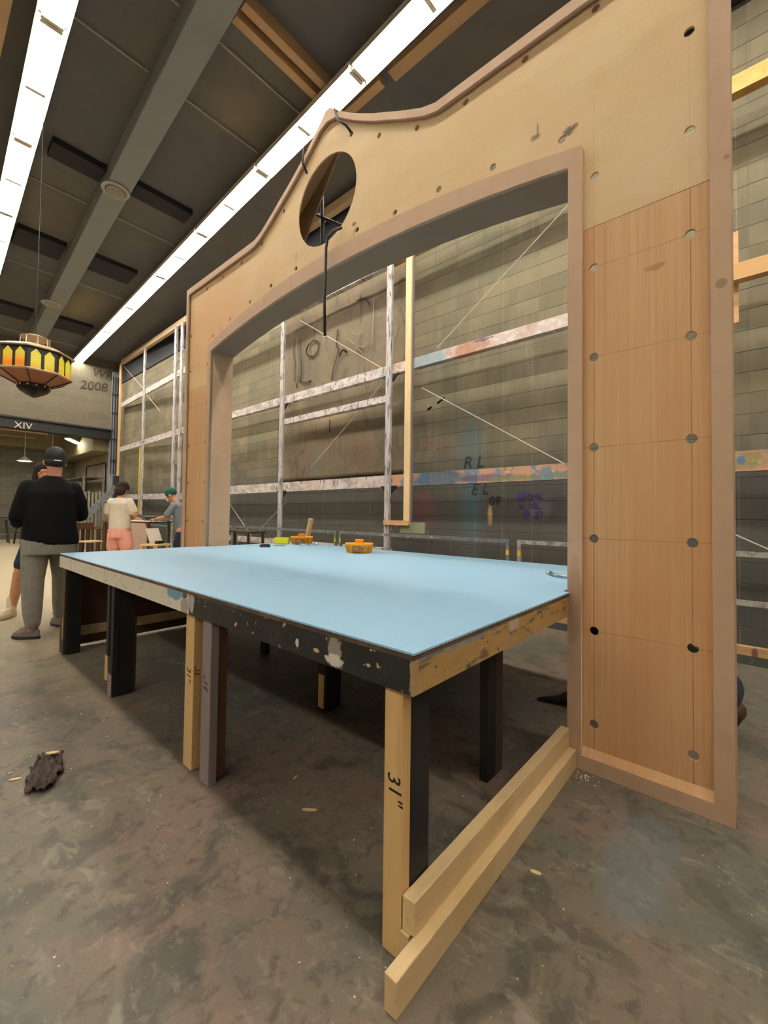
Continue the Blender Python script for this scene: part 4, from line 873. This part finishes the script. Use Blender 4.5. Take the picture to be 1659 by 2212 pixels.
# person with the teal cap, leaning over the drafting table
P4 = thing('person', 'person in teal cap and grey-blue shirt leaning over the drafting table beside the left pier', 'person', (3.52, 8.2, 0), .75)
b = MB(); hp = head(b, (0, .22, 1.52), 0, -.5)
limb(b, [(0, .1, 1.34), (0, .17, 1.46)], [.055, .052])
for sx in (-1, 1):
    limb(b, [(sx * .18, .08, 1.30), (sx * .22, .2, 1.1), (sx * .15, .38, 1.06)], [.045, .04, .03]); hand(b, (sx * .145, .40, 1.06), (-sx * .2, .95, -.1), (0, 0, -1), 1, .4, sx)
b.loft([(0, -.05, .85, .15, .11), (0, 0, 1.1, .15, .11), (0, .06, 1.26, .17, .11), (0, .1, 1.36, .1, .08)])
limb(b, [(-.1, -.05, .85), (-.1, .0, .47), (-.11, -.03, .08)], [.1, .065, .04]); limb(b, [(.1, -.05, .85), (.1, .02, .47), (.12, 0, .08)], [.1, .065, .04])
L_(P4, b, 'body', 'skin2')
t = MB().loft([(0, -.05, .8, .18, .14), (0, -.01, 1.0, .18, .14), (0, .04, 1.2, .19, .13), (0, .08, 1.31, .18, .12), (0, .1, 1.38, .08, .075)])
for sx in (-1, 1): limb(t, [(sx * .17, .08, 1.30), (sx * .22, .17, 1.14)], [.07, .066])
L_(P4, t, 'shirt', 'greyblue')
t = MB().loft([(0, -.05, .72, .18, .14), (0, -.05, .86, .175, .14)]); limb(t, [(-.1, -.05, .78), (-.1, 0, .58)], [.11, .105]); limb(t, [(.1, -.05, .78), (.1, 0, .58)], [.11, .105]); L_(P4, t, 'shorts', 'denim')
t = MB(); tv = MB().ball((0, -.015, .04), (.094, .112, .1), 18); t.add([hp(*v) for v in tv.v], tv.f); L_(P4, t, 'cap', 'teal', .008)
t = MB().box(-.06, .06, .07, .1, -.09, -.045); t.v = [hp(*v) for v in t.v]; t.build('face_mask', 'cream', P4, world=False)
for a_, yw in (((-.11, -.03, .003), 0), ((.12, 0, .003), -.1)): t = MB(); shoe(t, a_, yw); L_(P4, t, 'shoe', 'sole', .008)

# kneeling person behind the right pier
P5 = thing('person', 'person in dark denim and brown boots crouching behind the right pier, mostly hidden', 'person', (3.0, .33, 0), .1)
b = MB(); hp = head(b, (0, .20, .62), 0, -.5)
limb(b, [(0, .14, .5), (0, .17, .58)], [.055, .052])
for sx in (-1, 1):
    limb(b, [(sx * .17, .1, .5), (sx * .2, .2, .32), (sx * .12, .24, .14)], [.045, .04, .03]); hand(b, (sx * .12, .25, .12), (0, .4, -.9), (0, 0, -1), 1, .3, sx)
b.loft([(0, -.15, .2, .16, .11), (0, -.05, .36, .15, .11), (0, .06, .46, .17, .1), (0, .12, .53, .1, .08)])
for sx in (-1, 1): limb(b, [(sx * .1, -.15, .26), (sx * .14, .25, .16), (sx * .1, -.1, .07)], [.09, .062, .042])
L_(P5, b, 'body', 'skin2')
t = MB(); t.ball((0, -.14, .265), (.2, .15, .125), 20)
for sx in (-1, 1): limb(t, [(sx * .1, -.15, .26), (sx * .14, .25, .15), (sx * .1, .0, .08)], [.12, .08, .06])
L_(P5, t, 'jeans', 'denim')
t = MB().loft([(0, -.1, .33, .17, .13), (0, 0, .40, .18, .14), (0, .08, .48, .19, .12), (0, .13, .55, .08, .07)])
for sx in (-1, 1): limb(t, [(sx * .17, .1, .5), (sx * .2, .18, .36)], [.065, .06])
L_(P5, t, 'shirt', 'tee')
for sx in (-1, 1):
    t = MB(); limb(t, [(sx * .1, -.06, .12), (sx * .1, -.24, .18)], [.055, .05]); t.cap((sx * .1, -.25, .19), (sx * .1, -.19, .06), .042, .04); L_(P5, t, 'boot', 'boot', .008)
    t = MB().beam((sx * .1, -.265, .2), (sx * .1, -.22, .03), .07, .008, up=(0, 1, 0)).build('boot_sole', 'sole', P5, world=False)
t = MB(); tv = MB().ball((0, -.02, .04), (.09, .108, .098), 18); t.add([hp(*v) for v in tv.v], tv.f); L_(P5, t, 'hair', 'hair', .008)
gl = MB()
for i in range(5): gl.cap((2.80, .93, .03), (2.74 + .01 * i, 1.05 - .035 * i, .015 + .008 * (i % 3)), .028, .014, 8)
gl.ball((2.83, .9, .035), (.07, .05, .034), 12)
tag(remesh(gl.build('work_glove', 'bark', None), .008), 'crumpled black work glove on the floor behind the near pier, under the table', 'glove')

# ------------------------------------------------------------------ things at the far left
def simpletable(label, loc, rz, sx, sy, h, mt, ml, th=.03, lr=.02, name='table', cat='table', splay=0):
    t = thing(name, label, cat, loc, rz)
    MB().box(-sx / 2, sx / 2, -sy / 2, sy / 2, h - th, h).build('tabletop' if cat == 'table' else 'seat', mt, t, world=False)
    for a in (-1, 1):
        for b_ in (-1, 1): MB().beam((a * (sx / 2 - .04), b_ * (sy / 2 - .04), h - th), (a * (sx / 2 - .04 + splay), b_ * (sy / 2 - .04 + splay), 0), lr * 2, lr * 2).build('leg', ml, t, world=False)
    return t
dt = simpletable('high drafting table with pale paper, between the pink shorts and teal cap people', (3.16, 9.42, 0), -1.12, 1.15, .6, 1.0, 'darkwood', 'darkwood', name='drafting_table')
MB().box(-.5, .5, -.24, .24, 1.0, 1.004).build('paper', 'cream', dt, world=False)
dc = simpletable('light wooden stool carrying a framed board, in front of the drafting table', (3.0, 8.05, 0), .5, .36, .34, .62, 'pineX', 'pine', name='stool', cat='stool', splay=.03)
pb = thing('framed_board', 'small pale framed board leaning on the light stool', 'board', (3.0, 8.1, .622), .5)
MB().beam((0, -.05, .001), (.0, .06, .27), .3, .012, up=(0, 1, 0)).build('board', 'cream', pb, world=False)
MB().box(-.06, .08, -.13, -.06, .0, .05).build('dark_box', 'black', pb, world=False)
ov = thing('oval_board', 'pinkish oval board with a brown rim leaning beyond the pink shorts person', 'board', (3.6, 10.8, .04), -.8)
MB().prism([(.28 * cos(2 * pi * i / 32), .52 + .54 * sin(2 * pi * i / 32)) for i in range(32)], 1, -.01, .01).build('board', 'pinkboard', ov, world=False)
MB().tube([(.30 * cos(2 * pi * i / 32), 0, .52 + .56 * sin(2 * pi * i / 32)) for i in range(33)], .03, 8).build('rim', 'brownrim', ov, True, world=False)
MB().box(-.3, .3, -.06, .06, -.04, 0).build('foot', 'brownrim', ov, world=False)
simpletable('brown wooden table right of the person in black, in the background', (3.1, 13.9, 0), .4, 1.0, .7, .75, 'darkwood', 'darkwood', lr=.03)
simpletable('brown wooden table behind the pink shorts person, in the background', (3.75, 13.2, 0), .1, .9, .7, .74, 'darkwood', 'darkwood', lr=.03)
for i, (x, y, rz, lb) in enumerate(((3.1, 12.3, .5, 'dark wooden chair with a pale seat in front of the left brown table'), (3.5, 11.9, .1, 'dark wooden chair with pale seat, right beside the pink shorts person'))):
    c = simpletable(lb, (x, y, 0), rz, .44, .42, .46, 'pineX', 'darkwood', name='wooden_chair', cat='chair')
    MB().box(-.22, .22, .17, .21, .74, .9).box(-.22, -.18, .17, .21, .46, .74).box(.18, .22, .17, .21, .46, .74).build('backrest', 'darkwood', c, world=False)
for x, y, h, lb in ((3.16, 14.0, .42, 'large blue water bottle on the floor under the brown table'), (3.0, 13.75, .36, 'smaller blue water bottle right of the large one under the brown table')):
    t = thing('water_bottle', lb, 'bottle', (x, y, .0)); MB().lathe([(.12, 0), (.13, .02), (.13, h * .7), (.06, h * .88), (.035, h * .9), (.035, h)], (0, 0, 0), 18).build('bottle', 'bottle', t, True, world=False)
    MB().lathe([(.04, h), (.04, h + .03)], (0, 0, 0), 12).build('cap', 'cream', t, world=False)
for i, (x, y, lb) in enumerate(((2.35, 20.3, 'tall drafting stool at the left edge of the far bay'), (2.9, 19.6, 'tall drafting stool in the far bay, second from the left edge'), (3.4, 20.6, 'tall drafting stool in the far bay, third from the left edge'), (3.0, 18.9, 'tall drafting stool in the far opening right behind the arm of the person in black'))):
    t = simpletable(lb, (x, y, 0), .3 * i, .36, .36, .85, 'darkwood', 'brownblack', name='drafting_stool', cat='stool', splay=.07)
    
    for bx in ((-.2, .2, -.2, -.18, .3, .33), (-.2, .2, .18, .2, .3, .33), (-.2, -.18, -.2, .2, .45, .48)): MB().box(*bx).build('footrest', 'galv', t, world=False)
simpletable('long dark workbench at the end wall of the far bay', (2.6, 23, 0), 0, 4.0, .8, .9, 'brownblack', 'darkwood', name='workbench')
sk = thing('slat_stack', 'stack of pale vertical slats leaning in the background right of the person in black', 'timber stack', (3.95, 15.5, 0))
for i in range(7): MB().beam((3.62 + i * .085, 15.5 - i * .04, 0), (3.62 + i * .085 + .02, 15.62 - i * .04, 1.75 + .03 * (i % 3)), .06, .03).build('slat', 'slat', sk)
lw = thing('board_trestle', 'sloping silver board on a grey floor stand before the lift machine', 'stand', (3.9, 14.75, 0)); MB().beam((3.5, 14.6, 1.0), (4.35, 14.9, 1.95), .18, .03, up=(0, 1, 0)).build('sloping_board', 'galv', lw); MB().box(3.84, 3.92, 14.7, 14.78, 0, 1.42).build('post', 'machine', lw); MB().box(3.7, 4.1, 14.55, 14.95, 0, .05).build('foot', 'machine', lw)
lft = thing('lift_machine', 'grey work lift with white rails and coiled black cable by the far column', 'machine', (4.6, 16.2, 0))
MB().box(4.3, 5.0, 15.9, 16.6, .12, .55).build('base', 'machine', lft, bevel=.02); MB().box(4.3, 5.0, 15.85, 15.9, .9, 1.12).build('name_board', 'slat', lft)
text('lettering', 'Genie', 'ink', .14, (4.58, 15.845, 1.06), (1, 0, 0), (0, 0, 1), lft)
for x in (4.34, 4.96): MB().tube([(x, 15.9, .55), (x, 15.9, 1.45), (x, 16.55, 1.45), (x, 16.55, .55)], .02, 8).build('guard_tube', 'fix', lft)
MB().tube([(4.34, 15.9, 1.42), (4.96, 15.9, 1.42)], .02, 8).build('guard_tube', 'fix', lft); MB().box(4.7, 4.85, 16.3, 16.45, .5, 2.4).build('mast', 'darkbeam', lft)
co = MB()
for i in range(7): r = .2 + .02 * sin(i * 2); co.tube([(4.72 + r * cos(q * pi / 9), 15.82 - i * .012, 1.95 + r * .8 * sin(q * pi / 9) + .02 * sin(i)) for q in range(19)], .012, 6)
co.build('coiled_cable', 'black', lft)
for i in range(4): MB().lathe([(.06, -.02), (.06, .02)], (0, 0, 0), 14).build('wheel', 'black', lft, mtx=Matrix.Translation(((4.38, 4.92)[i % 2], (15.95, 16.55)[i // 2], .06)) @ Matrix.Rotation(pi / 2, 4, 'Y'))
sh = thing('storage_rack', 'dark open storage rack against the right wall beyond the lift', 'rack', (4.9, 21, 0))
for z in (.5, 1.2, 1.9, 2.5): MB().box(4.6, 5.3, 19.6, 22.6, z, z + .04).build('shelf', 'machine', sh)
for y in (19.62, 22.58):
    for x in (4.62, 5.28): MB().box(x - .03, x + .03, y - .03, y + .03, 0, 2.54).build('post', 'slat', sh)
for i in range(6): tag(MB().box(4.7, 5.15, 19.8 + i * .42, 20.1 + i * .42, 1.242, 1.5 + .1 * (i % 3)).build('storage_box', ('navy', 'black', 'machine')[i % 3], None), 'dim %s box on the far bay storage rack, %s from near end' % (('dark blue', 'black', 'grey')[i % 3], ordn[i]), 'box', 'boxes on the storage rack')
dq = MB().tube([(5.37, 19.6, 0), (5.37, 19.7, 3.12), (5.37, 19.8, 3.16), (5.37, 22.3, 3.16), (5.37, 22.4, 3.1), (5.37, 22.4, 1.4)], .02, 8).build('wall_conduit', 'darkbeam', None)
tag(dq, 'thin dark conduit bent like a door outline on the right wall of the far bay', 'pipe')
# bay lights
t = thing('pendant_lamp', 'white dish pendant lamp hanging in the far bay left of the black cap', 'lamp', (3.25, 22.5, 3.2))
MB().lathe([(.05, .2), (.08, .14), (.26, .02), (.28, 0), (.25, .01), (.06, .12)], (3.25, 22.5, 3.2), 24).build('shade', 'fix', t, True)
MB().lathe([(.0, -.01), (.2, .0), (.22, .03), (.05, .1)], (3.25, 22.5, 3.2), 20).build('bulb', 'pend', t, True); MB().tube([(3.25, 22.5, 3.4), (3.25, 22.5, 4.6)], .012, 6).build('stem', 'fix', t)
t = copy_tree(t); t.location = (4.15, 22.5, 3.2); t['label'] = 'white dish pendant lamp in the far bay, partly behind the black cap'
t = thing('strip_light', 'short lit fluorescent fixture in the far bay just right of the black cap', 'light fixture', (4.4, 20.4, 3.95), -.5)
MB().box(-.1, .1, -.6, .6, .03, .07).build('housing', 'fix', t, world=False); MB().box(-.08, .08, -.58, .58, 0, .03).build('tube', 'bay', t, world=False)
MB().tube([(0, -.5, .07), (0, -.5, .65)], .006, 6).build('hanger', 'metal', t, world=False); MB().tube([(0, .5, .07), (0, .5, .65)], .006, 6).build('hanger', 'metal', t, world=False)
t = thing('strip_light', 'fluorescent fixture of the far bay, outside the picture', 'light fixture', (-.5, 21, 4.3))
MB().box(-1.2, 1.2, -.1, .1, .03, .3).build('housing', 'fix', t, world=False); MB().box(-1.18, 1.18, -.08, .08, 0, .03).build('tube', 'bay', t, world=False)
for i, (x0, y, z) in enumerate(((1, 19.6, 4.3), (1, 20.4, 4.25), (1, 21.6, 4.3), (1, 22.6, 4.2))):
    t = thing('sprinkler_pipe', 'tan overhead pipe with hangers in the far bay, %s from the opening' % ordn[i], 'pipe', (3, y, z))
    MB().tube([(-2, y, z), (4.2 - .2 * i, y, z)], .035, 8).build('pipe', 'tanbeam', t, True)
    for x in (2.2, 3.2, 4.0): MB().tube([(x, y, z), (x, y, 4.6)], .012, 6).build('hanger', 'tanbeam', t)

# ------------------------------------------------------------------ floor litter and marks
tag(MB().box(-6, 2.05, 11.85, 11.93, 0, .002).build('floor_tape', 'tape', None), 'pale yellow tape line across the floor beyond the people', 'tape')
lv = MB()
n1, n2 = 26, 14; v = []
for j in range(n2 + 1):
    for i in range(n1 + 1):
        a = i / n1 - .5; c_ = j / n2 - .5; wd = .13 * (1 - 1.2 * a * a) * (1 + .25 * mnoise.noise(Vector((a * 7, c_ * 3, 0))))
        x = .455 + a * .10 + c_ * wd * .8; y = 2.40 + a * .26 - c_ * wd * .5 + .012 * mnoise.noise(Vector((a * 9, c_ * 9, 5)))
        z = .006 + .07 * abs(mnoise.noise(Vector((a * 6, c_ * 11, 2)))) + .012 * abs(mnoise.noise(Vector((a * 19, c_ * 19, 2)))) * (1 if abs(c_) < .45 else 0)
        v.append((x, y, z))
lv.add(v, [(j * (n1 + 1) + i, j * (n1 + 1) + i + 1, (j + 1) * (n1 + 1) + i + 1, (j + 1) * (n1 + 1) + i) for j in range(n2) for i in range(n1)])
o = lv.build('crumpled_rag', 'leaf', None, True); so = o.modifiers.new('s', 'SOLIDIFY'); so.thickness = .005; tag(o, 'crumpled dark brown rag lying on the floor at lower left', 'rag')
def chip(x, y, L, wd, rz, label, z=.001):
    n = 10; pts = [(L / 2 * cos(2 * pi * i / n) * (1 + .1 * rnd.random()), wd / 2 * sin(2 * pi * i / n) * (1 + .2 * rnd.random())) for i in range(n)]
    o = MB().prism(pts, 2, z, z + .004).build('wood_chip', 'chip', None, mtx=Matrix.Translation((x, y, 0)) @ Matrix.Rotation(rz, 4, 'Z')); return tag(o, label, 'wood chip')
chip(.362, 2.46, .045, .014, -.5, 'long pale wood shaving left of the brown rag')
chip(.355, 2.53, .018, .007, .5, 'tiny pale wood shaving above the long one left of the brown rag')
chip(.50, 2.50, .05, .018, -.6, 'pale wood shaving lying on the far end of the brown rag', .045)
chip(1.11, 1.35, .06, .014, -.9, 'thin pale wood shaving on the shaded floor under the table')
chip(1.428, .555, .034, .013, -1.3, 'pale wood chip on the floor right of the planks')
chip(1.2, 1.56, .03, .01, .3, 'small pale scrap on the shaded floor under the table, behind the thin shaving')
dust = MB()
for i in range(200):
    x = rnd.uniform(.3, 3.2); y = rnd.uniform(.0, 3.6); s_ = rnd.uniform(.0006, .0017) * (1 + .3 * y)
    if .64 < y < .72 and x > .75: continue
    dust.box(x - s_, x + s_, y - s_ * rnd.uniform(.5, 1.2), y + s_, 0, .0015)
for i in range(60):
    x = 2.10 + rnd.gauss(0, .03) ; y = .60 + rnd.gauss(0, .04); s_ = rnd.uniform(.001, .003)
    if x < 2.13 and y < .635: dust.box(x - s_, x + s_, y - s_, y + s_, 0, .0015)
o = dust.build('sawdust', 'cream', None); o['kind'] = 'stuff'; tag(o, 'pale specks of sawdust scattered over the concrete floor', 'sawdust')
